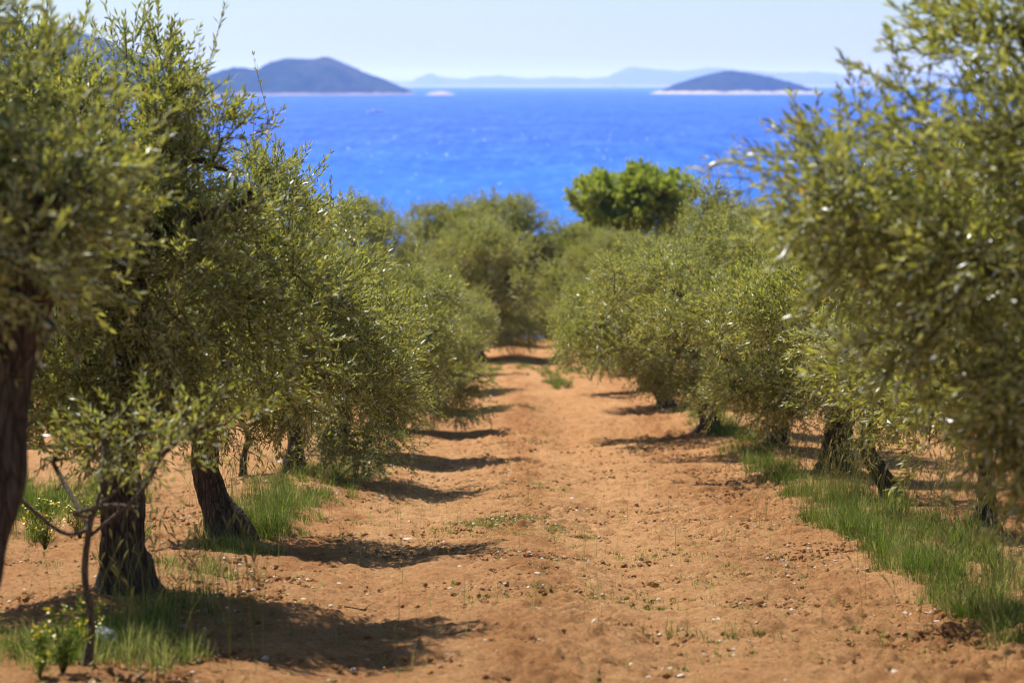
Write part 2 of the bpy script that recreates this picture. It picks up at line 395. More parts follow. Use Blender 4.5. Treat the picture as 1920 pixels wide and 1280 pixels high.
def island(name, d0, prof, depth, mname, label, rugg=0.1, seed=0, n=260, nd_=60, cat='island'):
    """prof: skyline (x px, y px) seen from the grove; built as a hill of real size at distance d0"""
    px = np.array([p[0] for p in prof], float); py = np.array([p[1] for p in prof], float)
    x = (px - 960) / FPX * d0; h = (HORIZON - py) / FPX * d0 + CZ
    xx = np.linspace(x[0], x[-1], n); hh = np.interp(xx, x, h)
    kk = np.hanning(9); kk /= kk.sum(); hh = np.convolve(np.pad(hh, 4, mode='edge'), kk, 'valid')
    v = np.linspace(-1, 1, nd_)
    XX, VV = np.meshgrid(xx, v)
    u = (xx - xx[0]) / (xx[-1] - xx[0]) * 2 - 1
    half = depth * (0.25 + 0.75 * np.sqrt(np.clip(1 - u ** 2, 0, 1)))
    half = half * (1 + 0.25 * fbm(xx / (depth * 0.8), xx * 0, seed, 3))
    YY = d0 + VV * half[None] + 0.0
    shape = np.clip(1 - np.abs(VV) ** 1.7, 0, 1)
    ZZ = (hh[None] + 2) * shape - 2
    amp = rugg * np.maximum(ZZ, 0)
    sc_ = max(hh.max() * 0.7, 20)
    ZZ = ZZ + 0.15 * amp * fbm(XX / sc_, YY / sc_, seed + 5, 4) + np.minimum(np.maximum(ZZ, 0) / 8, 1) * 2.4 * d0 / 5000 * fbm(XX / (14 * d0 / 5000), YY / (14 * d0 / 5000), seed + 9, 3) * 1.5
    ZZ = np.maximum(ZZ, -0.8)
    g = MB(); g.add(np.stack([XX, YY, ZZ], -1), grid_faces(nd_, n), smooth=True)
    tag(g.build(name, [M[mname]]), label, cat, kind='structure')

island('island', 4800, [(330, 172), (400, 140), (440, 127), (490, 131), (515, 116), (550, 110), (590, 112), (612, 108), (640, 117), (680, 135), (715, 148), (745, 160), (770, 171), (780, 177)],
       420, 'isle', 'dark wooded island with a pale shoreline left of the lane', 0.08, 2)
island('island', 5100, [(1215, 176), (1240, 170), (1262, 160), (1300, 147), (1340, 137), (1370, 134), (1410, 139), (1450, 148), (1485, 157), (1515, 168), (1540, 176)],
       300, 'isle2', 'low dark island with jagged white rocks at the waterline', 0.06, 7)
island('islet', 4500, [(797, 178), (808, 174), (822, 172), (838, 173), (850, 176), (856, 178)], 40, 'coast', 'small bare pinkish rock islet off the island tip', 0.1, 9, 60, 16, 'islet')
island('hill', 3400, [(-420, 120), (-300, 70), (-150, 40), (0, 55), (60, 48), (120, 52), (170, 66), (230, 92), (300, 118), (360, 136), (410, 160), (430, 180)],
       700, 'hill', 'blue wooded headland rising behind the nearest left olive tree', 0.05, 12, cat='hill')
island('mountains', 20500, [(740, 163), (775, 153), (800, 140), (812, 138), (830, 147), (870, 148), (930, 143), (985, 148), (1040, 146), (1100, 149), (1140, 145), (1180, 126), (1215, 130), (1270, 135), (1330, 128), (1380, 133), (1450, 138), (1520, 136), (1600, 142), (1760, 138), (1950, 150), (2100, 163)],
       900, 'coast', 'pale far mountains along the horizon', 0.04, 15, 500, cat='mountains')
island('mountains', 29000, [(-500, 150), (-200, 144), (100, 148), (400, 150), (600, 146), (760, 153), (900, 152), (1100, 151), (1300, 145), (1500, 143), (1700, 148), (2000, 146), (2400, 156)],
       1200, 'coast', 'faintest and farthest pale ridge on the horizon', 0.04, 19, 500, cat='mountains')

# small white lumps laid on the water to stand in for sun glints
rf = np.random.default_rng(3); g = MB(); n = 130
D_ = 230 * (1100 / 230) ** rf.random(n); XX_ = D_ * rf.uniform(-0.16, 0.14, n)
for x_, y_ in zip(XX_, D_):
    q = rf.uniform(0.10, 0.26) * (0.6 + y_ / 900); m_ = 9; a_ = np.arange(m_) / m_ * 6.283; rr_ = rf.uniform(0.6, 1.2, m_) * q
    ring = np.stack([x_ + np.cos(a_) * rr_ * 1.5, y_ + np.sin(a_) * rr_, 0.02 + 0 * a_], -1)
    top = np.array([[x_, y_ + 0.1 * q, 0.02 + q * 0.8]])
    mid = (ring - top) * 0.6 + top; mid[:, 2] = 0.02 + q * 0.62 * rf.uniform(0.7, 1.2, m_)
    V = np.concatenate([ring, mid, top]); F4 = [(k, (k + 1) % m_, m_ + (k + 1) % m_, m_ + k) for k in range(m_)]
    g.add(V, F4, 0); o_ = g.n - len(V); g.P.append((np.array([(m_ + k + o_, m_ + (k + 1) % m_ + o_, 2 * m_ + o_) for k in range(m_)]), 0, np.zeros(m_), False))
tag(g.build('glint_flecks', [M['white']]), 'white flecks standing in for sun glints over the blue sea', 'glint_flecks', kind='stuff')

# boats
def boat(x, d):
    root = empty('motorboat', (x, d, 0)); tag(root, 'small white motorboat on the open sea off the island', 'boat')
    L, B, H = 8.5, 2.7, 1.3
    g = MB(); n = 14; s = []
    for i in range(n):
        t_ = i / (n - 1); b = B / 2 * (1 - max(0, (t_ - 0.45) / 0.55) ** 2.2) + 0.01; sh = H * (0.85 + 0.35 * t_ ** 2)
        xx_ = -L / 2 + L * t_
        s.append([(xx_, -b, sh), (xx_, -b * 0.75, 0.1), (xx_, 0, -0.3 + 0.4 * max(0, t_ - 0.8)), (xx_, b * 0.75, 0.1), (xx_, b, sh), (xx_, b * 0.9, sh - 0.05), (xx_, 0, sh - 0.12), (xx_, -b * 0.9, sh - 0.05)])
    V = np.array(s).reshape(-1, 3); F = []
    for i in range(n - 1):
        for k in range(8): F.append((i * 8 + k, (i + 1) * 8 + k, (i + 1) * 8 + (k + 1) % 8, i * 8 + (k + 1) % 8))
    g.add(V, F, smooth=False); g.add(V[:8], [list(range(8))])
    g.build('hull', [M['white']], root)
    g = MB(); V = np.array([(-1.6, -0.95, 1.15), (1.6, -0.8, 1.25), (1.6, 0.8, 1.25), (-1.6, 0.95, 1.15), (-1.3, -0.8, 2.3), (0.7, -0.65, 2.3), (0.7, 0.65, 2.3), (-1.3, 0.8, 2.3)])
    g.add(V, [(0, 1, 5, 4), (1, 2, 6, 5), (2, 3, 7, 6), (3, 0, 4, 7), (4, 5, 6, 7)])
    cb = g.build('cabin', [M['white']], root)
    g = MB(); g.add([(1.5, -0.62, 1.5), (1.5, 0.62, 1.5), (0.9, 0.55, 2.15), (0.9, -0.55, 2.15)], [(0, 1, 2, 3)])
    wv = np.array([(1.5, -0.62, 1.45), (1.5, 0.62, 1.45), (0.84, 0.55, 2.2), (0.84, -0.55, 2.2)]); wv[:, 0] += 0.06
    g = MB(); g.add(np.concatenate([wv, wv - (0.05, 0, 0)]), [(0, 1, 2, 3), (7, 6, 5, 4), (0, 4, 5, 1), (1, 5, 6, 2), (2, 6, 7, 3), (3, 7, 4, 0)])
    g.build('windscreen', [M['darkglass']], cb)
    root.rotation_euler.z = math.radians(12); root.scale = (1.25,) * 3

def tube(P, R, sides=8, flute=0.0, seed=0, twist=0.0, cap=True, rough=0.0):
    P = np.asarray(P, float); R = np.asarray(R, float); n = len(P)
    T = norm(np.gradient(P, axis=0))
    ref = np.array([1.0, 0.3, 0.1]); N = []
    u = ref - T[0] * ref.dot(T[0]); u /= np.linalg.norm(u)
    for i in range(n):
        u = u - T[i] * u.dot(T[i]); u /= np.linalg.norm(u); N.append(u)
    N = np.array(N); B = np.cross(T, N)
    a = np.arange(sides) / sides * 2 * math.pi
    A = a[None] + 0 * R[:, None]
    rr = R[:, None] * np.ones_like(A)
    if flute:
        s_ = np.arange(n)[:, None] / n
        rr = rr * (1 + flute * (np.sin(3 * A + twist * s_ + seed) * 0.6 + np.sin(5 * A - 1.7 * twist * s_ + seed * 2) * 0.4 + 0.35 * np.sin(8 * A + twist * s_ * 2 + seed)))
    if rough:
        rr = rr * (1 + rough * fbm(A * 2.2 / 1.0, np.arange(n)[:, None] * 0.35 + 0 * A, seed + 77, 3))
    V = P[:, None] + N[:, None] * (np.cos(A) * rr)[..., None] + B[:, None] * (np.sin(A) * rr)[..., None]
    i = np.arange(n - 1)[:, None] * sides; k = np.arange(sides)[None]; k2 = (k + 1) % sides
    F = np.stack([i + k, i + k2, i + sides + k2, i + sides + k], -1).reshape(-1, 4)
    return V.reshape(-1, 3), F

def curve(pts, n):
    """smooth path through control points"""
    pts = np.asarray(pts, float); m_ = len(pts)
    if m_ == 2: return pts[0] + (pts[1] - pts[0]) * np.linspace(0, 1, n)[:, None]
    P = np.concatenate([[2 * pts[0] - pts[1]], pts, [2 * pts[-1] - pts[-2]]])
    t_ = np.linspace(0, m_ - 1 - 1e-6, n); k = t_.astype(int); f = (t_ - k)[:, None]
    a, b, c, d = P[k], P[k + 1], P[k + 2], P[k + 3]
    return 0.5 * (2 * b + (c - a) * f + (2 * a - 5 * b + 4 * c - d) * f ** 2 + (3 * b - a - 3 * c + d) * f ** 3)

# ------------------------------------------------------------------ foliage
def leaves(g, O, D, L, npair, rg, ls=(0.045, 0.065), lw=0.21, spread=0.85, mi=0, up=0.5, vshift=0.0):
    """opposite leaves up each twig.  O origins, D directions, L lengths"""
    T = len(O)
    D = norm(D); side = norm(np.cross(D, rg.normal(size=(T, 3)))); side2 = np.cross(D, side)
    tt = (np.arange(npair) + 0.6) / npair
    t_ = np.repeat(tt[None], T, 0) + rg.uniform(-0.03, 0.03, (T, npair))
    sag = rg.uniform(-0.02, 0.16, T)
    base = O[:, None] + D[:, None] * (t_ * L[:, None])[..., None]
    base[..., 2] -= (t_ ** 2) * (L * sag)[:, None]
    alt = (np.arange(npair) % 2)[None, :, None]
    ax = side[:, None] * (1 - alt) + side2[:, None] * alt
    both = []
    for sgn in (1, -1):
        ang = spread * (1.05 - 0.55 * t_) + rg.normal(0, 0.22, (T, npair))
        ld = D[:, None] * np.cos(ang)[..., None] + sgn * ax * np.sin(ang)[..., None] + rg.normal(0, 0.14, (T, npair, 3))
        ld[..., 2] += 0.10
        both.append((base, norm(ld)))
    # end leaf
    B = np.concatenate([b.reshape(-1, 3) for b, _ in both]); LD = np.concatenate([l.reshape(-1, 3) for _, l in both])
    var = np.concatenate([np.repeat(rg.uniform(-0.12, 0.12, T), npair)] * 2)
    keep = rg.random(len(B)) > 0.08
    B = B[keep]; LD = LD[keep]; var = var[keep]; N = len(B)
    upv = np.array([0, 0, 1.0])
    nn = rg.normal(size=(N, 3)) * (1 - up) + upv * up
    nn = nn - LD * (nn * LD).sum(1, keepdims=True); nn = norm(nn)
    sd = np.cross(LD, nn)
    ln = rg.uniform(ls[0], ls[1], N)[:, None]; wd = ln * lw * rg.uniform(0.8, 1.2, (N, 1))
    fold = rg.uniform(0.1, 0.5, (N, 1)) * wd
    base_ = B; tip = B + LD * ln - nn * ln * rg.uniform(-0.05, 0.18, (N, 1))
    mid = B + LD * ln * 0.5
    a = mid + sd * wd * 0.5 + nn * fold * 0.5; b = mid - sd * wd * 0.5 + nn * fold * 0.5
    V = np.stack([base_, a, tip, b], 1).reshape(-1, 3)
    k = np.arange(N)[:, None] * 4
    F = np.concatenate([k + np.array([[0, 1, 2]]), k + np.array([[0, 2, 3]])], 1).reshape(-1, 3)
    vv = np.clip(rg.beta(2.2, 2.6, N) + var + vshift, 0, 0.93)
    sick = rg.random(N) < 0.012; vv[sick] = rg.uniform(0.965, 1.0, sick.sum())
    g.add(V, F, mi, np.repeat(vv, 2))

def twig_tubes(g, O, D, L, r0, mi):
    T = len(O); D = norm(D)
    s1 = norm(np.cross(D, np.array([0.3, 0.5, 0.8]))); s2 = np.cross(D, s1)
    a = np.array([0, 2.094, 4.189]); E = O + D * (L * 0.97)[:, None]; E[:, 2] -= L * 0.06
    ring = s1[:, None] * np.cos(a)[None, :, None] + s2[:, None] * np.sin(a)[None, :, None]
    V = np.concatenate([O[:, None] + ring * r0, E[:, None] + ring * r0 * 0.4], 1).reshape(-1, 3)
    k = np.arange(T)[:, None, None] * 6
    q = np.array([[0, 1, 4, 3], [1, 2, 5, 4], [2, 0, 3, 5]])[None]
    g.add(V, (k + q).reshape(-1, 4), mi)

def make_tree(name, base, trunk, limbs, blobs, seed, r0=0.14, nclus=70, ntw=30, npair=7, ls=(0.040, 0.064), lw=0.27,
              leaf='olive', fl=0.13, bark='bark', clr=0.215, shoots=40, tw_len=(0.11, 0.26), extra=(), build=True, drop=0.35, lean=(0, 0, 0.35), sides=22, r1=None):
    """trunk: control points from the base (tree space); limbs: end points; blobs: crown ellipsoids (x,y,z,rx,ry,rz)"""
    rg = np.random.default_rng(seed)
    root = empty(name, base)
    trunk = np.array(trunk, float); top = trunk[-1]
    n = 44; P = curve(trunk, n); s_ = np.linspace(0, 1, n)
    tp = np.array(P); tp[:, :2] += 0.02 * r0 / 0.14 * np.stack([fbm(s_ * 6, s_ * 0, seed, 2), fbm(s_ * 6, s_ * 0 + 5, seed, 2)], 1)
    P = np.concatenate([[P[0] - (0, 0, 0.12)], tp])
    s_ = np.concatenate([[0], s_])
    if r1 is None: r1 = r0 * 0.6
    R = (r0 + (r1 - r0) * s_) * (1 + 0.75 * np.exp(-s_ / 0.09)) * (1 + 0.10 * fbm(s_ * 9, s_ * 0 + 2, seed + 3, 2))
    g = MB(); V, F = tube(P, R, sides, fl, seed, 3.5, rough=0.14 if fl else 0.04); g.add(V, F, smooth=True)
    ctr_ = P[-1] + (0, 0, r1 * 0.5); k0 = len(V) - sides
    g.add(np.concatenate([V[k0:], [ctr_]]), [(i, (i + 1) % sides, sides) for i in range(sides)], smooth=True)
    g.build('trunk', [M[bark]], root)
    nodes = [top]; nr = [r1 * 0.7]
    for li, e in enumerate(limbs):
        e = np.array(e, float)
        st = P[int(len(P) * rg.uniform(0.86, 0.98))] if li else top
        mid1 = st + (e - st) * 0.35 + rg.normal(0, 0.07, 3) + (0, 0, 0.02); mid2 = st + (e - st) * 0.7 + rg.normal(0, 0.09, 3) + (0, 0, 0.05)
        Q = curve([st, mid1, mid2, e], 16); rr = np.linspace(r1 * 0.62, 0.014, 16)
        g = MB(); V, F = tube(Q, rr, 9, 0.05, seed + li, 2, rough=0.12); g.add(V, F, smooth=True)
        g.build('limb', [M[bark]], root)
        for q, r_ in list(zip(Q, rr))[3::2]: nodes.append(q); nr.append(r_)
    # crown clusters
    bl = np.array([b[:6] for b in blobs], float); wgt = np.array([(b[6] if len(b) > 6 else 1) * b[3] * b[4] * b[5] for b in blobs]); wgt = wgt ** 0.8
    ci = rg.choice(len(bl), nclus, p=wgt / wgt.sum())
    dd = norm(rg.normal(size=(nclus, 3))); rad = rg.random(nclus) ** 0.42
    C = bl[ci, :3] + dd * rad[:, None] * bl[ci, 3:6] * 0.88
    for e in extra: C = np.concatenate([C, [e]])
    cc = (bl[:, :3] * wgt[:, None]).sum(0) / wgt.sum()
    nc_ = len(C); g = MB()
    order = np.argsort(np.linalg.norm(C - top, axis=1))
    for k in order:
        c = C[k]; nn = np.array(nodes); dist = np.linalg.norm(nn - c, axis=1) + 0.15 * np.linalg.norm(nn - top, axis=1)
        j = int(np.argmin(dist)); st = nn[j]; L_ = np.linalg.norm(c - st)
        if L_ < 0.05: continue
        m1 = (st + c) / 2 + rg.normal(0, 0.07, 3) * min(L_, 0.6) + (0, 0, 0.06 * L_)
        Q = curve([st, m1, c], 7); ra = min(nr[j] * 0.75, 0.006 + 0.014 * L_)
        V, F = tube(Q, np.linspace(ra, 0.004, 7), 5); g.add(V, F, 1, smooth=True)
        nodes.append(Q[3]); nr.append(ra * 0.7); nodes.append(c); nr.append(0.006)
    # twigs
    T = nc_ * ntw
    cid = np.repeat(np.arange(nc_), ntw)
    size = rg.uniform(0.40, 1.30, nc_)
    off = norm(rg.normal(size=(T, 3))) * (rg.random((T, 1)) ** 0.5) * (clr * size[cid])[:, None]
    O = C[cid] + off * (0.9, 0.9, 0.75)
    outw = norm(C[cid] - cc)
    bias = norm(rg.normal(size=(nc_, 3)))[cid]
    D = norm(off) * 0.7 + outw * 0.45 + rg.normal(size=(T, 3)) * 0.35 + np.array(lean) + bias * 0.35
    low = np.clip((cc[2] - C[cid][:, 2]) / 1.2, 0, 1); D[:, 2] -= drop * low * 1.5
    D = norm(D); L = rg.uniform(tw_len[0], tw_len[1], T)
    thin = rg.random(T) < np.clip(size[cid] * 1.1, 0.5, 1)
    O, D, L = O[thin], D[thin], L[thin]
    O[:, 2] = np.maximum(O[:, 2], 0.35)
    leaves(g, O, D, L, npair, rg, ls, lw)
    twig_tubes(g, O, D, L, 0.0028, 1)
    # long upright shoots at the top
    if shoots:
        shoots = int(shoots * 1.5)
        hi = C[np.argsort(-C[:, 2] + 0.25 * np.linalg.norm(C[:, :2] - cc[:2], axis=1))[:max(6, nc_ // 3)]]
        k = rg.integers(0, len(hi), shoots); k = k[np.argsort(k)]
        O = hi[k] + rg.normal(0, 0.12, (shoots, 3)); D = norm(np.array([0, 0, 1.0]) + rg.normal(0, 0.28, (shoots, 3)) + 0.25 * norm(hi[k] - cc))
        L = rg.uniform(0.2, 0.56, shoots)
        leaves(g, O, D, L, int(npair * 1.6), rg, ls, lw, spread=0.7)
        twig_tubes(g, O, D, L, 0.0032, 1)
    g.build('crown', [M[leaf], M['twiggreen']], root)
    return root

def copy_tree(src, loc, rz, s, label, group):
    r = src.copy(); col.objects.link(r); r.location = loc; r.rotation_euler = (0, 0, rz); r.scale = (s, s, s)
    r['label'] = label; r['category'] = 'tree'; r['group'] = group
    for ch in list(src.children):
        c = ch.copy(); col.objects.link(c); c.parent = r
    return r

def at(x, y, dz=0.0): return (float(x), float(y), float(gz(x, y)) + dz)
GL = 'olive trees in the left row'; GR = 'olive trees in the right row'; GB = 'trees beyond the end of the lane'

#LEFT ROW
t = make_tree('olive_tree', at(-2.88, 9.6), [(0, 0, 0), (0.30, 0.02, 0.25), (0.55, 0, 0.5), (0.66, 0.0, 0.85), (0.70, 0.03, 1.25), (0.83, 0.05, 1.5)],
    [(0.95, 0.3, 2.05), (0.5, -0.1, 2.25), (0.1, 0.4, 2.3), (0.9, -0.1, 1.9)],
    [(0.35, 0.0, 2.25, 0.6, 0.9, 0.55), (0.3, -0.2, 1.75, 0.9, 0.9, 0.42), (0.75, 0.0, 1.85, 0.5, 0.7, 0.4), (-0.5, 0.2, 2.1, 0.8, 0.9, 0.7), (0.0, -0.1, 2.6, 0.55, 0.8, 0.55, 1.5), (0.45, 0.1, 2.6, 0.3, 0.5, 0.35, 1.5)],
    101, r0=0.14, ls=(0.036, 0.056), nclus=185, shoots=50, r1=0.095)
t.scale = (1.15,) * 3
tag(t, 'nearest olive of the left row, thick dark trunk leaning in at the picture edge', 'tree', GL)
t = make_tree('olive_tree', at(-2.22, 13.6), [(0, 0, 0), (-0.02, 0, 0.4), (0.0, 0, 0.9), (0.06, 0.03, 1.5), (0.07, 0, 2.15)],
    [(-0.5, 0.1, 2.6), (0.18, -0.1, 2.75), (0.6, 0.2, 2.4), (-0.2, -0.4, 2.6), (0.8, -0.5, 2.3), (-0.9, 0.2, 2.3)],
    [(0.0, 0, 2.5, 0.62, 1.0, 0.72), (0.05, 0, 1.95, 1.0, 1.3, 0.75), (0.45, 0, 1.75, 0.95, 1.2, 0.5), (-0.6, 0, 2.2, 0.9, 1.1, 0.8), (0.1, 0.2, 1.3, 1.15, 1.1, 0.35, 1.8), (0.3, 0, 2.65, 0.35, 0.6, 0.55), (-0.4, 0, 2.75, 0.5, 0.6, 0.45), (-0.2, -0.35, 1.15, 1.15, 0.8, 0.3, 1.8)],
    102, r0=0.118, nclus=235, shoots=70, fl=0.2, r1=0.085, extra=[(0.3, 0, 2.95), (-0.3, 0.1, 2.9), (0.75, -0.1, 1.5)])
tag(t, 'olive tree with a broad fluted trunk and a pale stone at its foot', 'tree', GL)
t2 = make_tree('olive_tree', at(-2.18, 18.5), [(0, 0, 0), (-0.14, 0, 0.35), (-0.20, 0.02, 0.75), (-0.14, 0, 1.2), (0.0, 0.1, 1.6)],
    [(0.3, 0, 2.35), (-0.6, 0.1, 2.1), (0.75, 0.2, 1.8), (0.1, -0.6, 2.0), (0.2, 0.8, 2.0)],
    [(0.1, 0, 2.3, 0.6, 1.1, 0.70), (0.25, 0, 1.7, 1.05, 1.5, 0.7), (0.3, 0, 1.25, 1.25, 1.5, 0.42), (-0.5, 0, 2.0, 0.9, 1.0, 0.7), (0.95, -0.2, 1.5, 0.5, 0.9, 0.4), (0.3, 0, 2.55, 0.3, 0.5, 0.4)],
    103, r0=0.12, nclus=190, shoots=60, extra=[(0.25, 0, 2.85), (0.35, 0.1, 2.75)])
tag(t2, 'olive tree in the left row with a slanting dark trunk among green grass', 'tree', GL)
t3 = make_tree('olive_tree', at(-2.3, 25.3), [(0, 0, 0), (0.02, 0, 0.4), (-0.06, 0.02, 0.8), (0.05, 0, 1.3)],
    [(0.3, 0, 2.3), (-0.6, 0.1, 2.0), (0.9, 0.0, 1.6), (0.1, -0.7, 1.8), (0.2, 0.8, 1.9)],
    [(0.15, 0, 2.1, 0.85, 1.2, 0.75), (0.45, -0.3, 1.6, 1.15, 1.5, 0.6), (0.75, -1.2, 0.95, 0.75, 1.2, 0.5), (-0.5, 0, 1.8, 0.9, 1.0, 0.7), (0.8, -1.6, 0.6, 0.55, 0.7, 0.3)],
    104, r0=0.10, nclus=190, shoots=55, extra=[(0.5, 0, 2.75), (0.6, 0.1, 2.6)])
tag(t3, 'left-row olive on a short upright trunk, boughs hanging down to the soil', 'tree', GL)
t4 = make_tree('olive_tree', at(-2.25, 30.2), [(0, 0, 0), (0.12, 0, 0.35), (0.1, 0.02, 0.8), (-0.1, 0, 1.2)],
    [(0.45, 0, 2.3), (-0.7, 0.1, 1.9), (1.0, 0.1, 1.6), (0.1, -0.7, 1.8), (0.2, 0.8, 1.9)],
    [(0.35, 0, 2.15, 0.85, 1.0, 0.75), (1.3, 0.3, 1.9, 0.5, 0.5, 0.3), (0.6, 0, 1.5, 1.1, 1.5, 0.6), (-0.4, 0, 1.8, 1.1, 1.2, 0.8), (0.75, -0.5, 0.95, 0.85, 1.4, 0.45), (1.15, 0, 1.5, 0.45, 0.8, 0.35)],
    105, r0=0.12, nclus=185, shoots=55, extra=[(0.6, 0, 2.75)])
tag(t4, 'olive tree in the left row whose silvery sprays jut over the lane', 'tree', GL)
copy_tree(t3, at(-1.85, 36.0), 0.25, 0.88, 'sixth olive tree of the left row counting away from the camera', GL)
copy_tree(t4, at(-1.65, 41.5), -0.3, 0.82, 'seventh olive tree of the left row counting away from the camera', GL)
copy_tree(t2, at(-1.55, 47.5), 0.4, 0.8, 'eighth olive tree of the left row counting away from the camera', GL)
copy_tree(t3, at(-1.45, 54.0), 2.9, 0.78, 'last small olive tree at the far end of the left row', GL)

# young trees of the left row
t = make_tree('olive_sapling', at(-1.97, 11.0), [(0, 0, 0), (0.02, 0, 0.22), (-0.005, 0.0, 0.45), (0.03, 0, 0.72)],
    [(0.34, 0.05, 0.98), (-0.30, 0, 0.78), (0.55, 0.1, 1.12), (0.02, 0.1, 1.15), (-0.12, -0.05, 0.98), (0.26, -0.1, 0.76)],
    [(0.2, 0, 1.06, 0.5, 0.4, 0.20), (0.0, 0, 0.95, 0.32, 0.3, 0.14), (0.58, 0.1, 1.1, 0.2, 0.3, 0.14)],
    106, r0=0.018, nclus=24, ntw=6, npair=6, clr=0.12, shoots=0, fl=0, bark='pale', tw_len=(0.12, 0.26), sides=12, r1=0.014, ls=(0.034, 0.052))
tag(t, 'thin young olive sapling with bare pale side branches in front of the fluted trunk', 'sapling', 'young trees')
t = make_tree('olive_sapling', at(-2.72, 24.2), [(0, 0, 0), (0.0, 0, 0.2), (0.05, 0.0, 0.42), (0.03, 0, 0.55)],
    [(0.5, 0.05, 0.75), (-0.4, 0, 0.72), (0.2, 0.1, 0.95), (-0.15, -0.1, 1.0)],
    [(0.05, 0, 1.1, 0.6, 0.5, 0.3)],
    107, r0=0.04, nclus=22, ntw=12, clr=0.2, shoots=8, fl=0.04, bark='twig', sides=12)
tag(t, 'small forked young olive with a pale stem on bare soil behind the slanting trunk', 'sapling', 'young trees')

#RIGHT ROW
t = make_tree('olive_tree', at(3.26, 9.5), [(0, 0, 0), (-0.1, 0, 0.4), (-0.2, 0, 0.9), (-0.25, 0, 1.3)],
    [(-1.1, 0, 2.35), (-0.3, 0.2, 2.6), (-1.3, 0.2, 1.7), (-1.0, -0.2, 1.95), (-0.6, 0, 1.6), (0.5, 0, 2.3)],
    [(-0.7, 0, 2.4, 0.6, 0.8, 0.65, 1.3), (-1.3, 0, 1.75, 0.68, 0.8, 0.38), (-1.0, 0.1, 1.2, 0.6, 0.8, 0.36), (0.05, 0, 2.45, 0.8, 0.9, 0.85, 2.2), (-0.4, 0, 1.5, 0.7, 0.7, 0.4), (-0.6, 0, 0.95, 0.5, 0.7, 0.25)],
    201, r0=0.14, ls=(0.036, 0.057), nclus=275, shoots=40, extra=[(-1.45, 0, 2.05), (-1.25, 0, 2.3)])
t.scale = (1.17,) * 3
tag(t, 'nearest olive tree of the right row, a large soft crown filling the upper corner', 'tree', GR)
t = make_tree('olive_tree', at(3.45, 13.3), [(0, 0, 0), (-0.04, 0, 0.4), (-0.1, 0, 0.9), (0.0, 0, 1.3)],
    [(-0.9, 0, 2.4), (-0.2, 0.2, 2.6), (-1.0, 0.2, 1.7), (-0.5, -0.5, 1.9), (0.7, 0, 2.2)],
    [(-0.45, 0, 2.2, 1.0, 1.2, 0.8), (-0.7, 0, 1.55, 1.1, 1.2, 0.6), (0.5, 0, 2.1, 0.9, 1.1, 0.8), (-0.7, 0, 1.1, 0.8, 1.0, 0.35)],
    202, r0=0.10, nclus=125, shoots=30)
tag(t, 'second olive tree of the right row, its boughs drooping behind the nearest crown', 'tree', GR)
t = make_tree('olive_tree', at(3.72, 18.8), [(0, 0, 0), (0.01, 0, 0.4), (0.0, 0.02, 0.9), (-0.05, 0, 1.4)],
    [(-0.9, 0, 2.2), (0.1, 0.1, 2.7), (0.8, 0, 2.2), (-0.5, -0.6, 1.9)],
    [(-0.3, 0, 2.2, 1.2, 1.3, 0.9), (-0.4, 0, 1.3, 1.2, 1.2, 0.5), (0.6, 0, 2.0, 0.9, 1.2, 0.8)],
    203, r0=0.075, nclus=120, shoots=30)
tag(t, 'olive tree on a slim pale grey trunk behind the big grass tussocks at right', 'tree', GR)
t = make_tree('olive_tree', at(3.55, 22.2), [(0, 0, 0), (-0.10, 0, 0.2), (-0.25, 0.02, 0.5), (-0.2, 0, 0.9), (-0.1, 0, 1.3)],
    [(-0.9, 0, 2.2), (0.1, 0.1, 2.6), (0.8, 0, 2.0), (-0.5, -0.6, 1.8)],
    [(-0.2, 0, 2.0, 1.1, 1.3, 0.8), (0.0, -0.2, 1.1, 1.2, 1.2, 0.55, 1.6), (-1.25, 0, 1.75, 0.65, 0.7, 0.4)],
    204, r0=0.09, nclus=140, shoots=24)
tag(t, 'olive tree with a crooked dark stem dipping into the grass beside the slim grey trunk', 'tree', GR)
tB = make_tree('olive_tree', at(3.56, 26.2), [(0, 0, 0), (0.02, 0, 0.3), (0.03, 0.02, 0.6), (0.0, 0, 1.0)],
    [(-1.9, 0.4, 2.0), (0.1, 0.1, 2.4), (-1.3, 0.2, 1.25), (-0.6, -0.8, 1.5), (0.8, 0.3, 2.1)],
    [(-0.65, 0, 1.75, 0.95, 1.4, 0.65), (-0.75, -0.1, 0.92, 0.8, 1.1, 0.42, 1.8), (0.2, 0, 2.0, 1.0, 1.3, 0.7), (0.2, -0.2, 1.15, 0.9, 1.2, 0.4), (-1.85, 0.5, 2.0, 0.85, 0.7, 0.5), (-1.6, -0.8, 1.7, 0.6, 0.5, 0.35)],
    205, r0=0.165, nclus=215, shoots=40, r1=0.13)
tag(tB, 'olive tree with a stout black stump-like trunk in the grass and a low spreading bough', 'tree', GR)
t = make_tree('olive_tree', at(3.35, 30.3), [(0, 0, 0), (0.05, 0, 0.3), (-0.06, 0.02, 0.6), (-0.1, 0, 1.1)],
    [(-1.5, 0, 2.1), (0.1, 0.1, 2.5), (-0.6, -0.8, 1.9), (0.8, 0.3, 2.2)],
    [(-0.4, 0, 2.1, 1.0, 1.3, 0.8), (0.3, 0, 2.0, 1.0, 1.3, 0.8), (-0.2, -0.2, 1.05, 1.1, 1.4, 0.5), (-1.6, 0, 2.0, 0.8, 0.8, 0.5)],
    206, r0=0.12, nclus=170, shoots=30)
tag(t, 'olive tree half hidden between the stout black trunk and the wide crown over the lane', 'tree', GR)
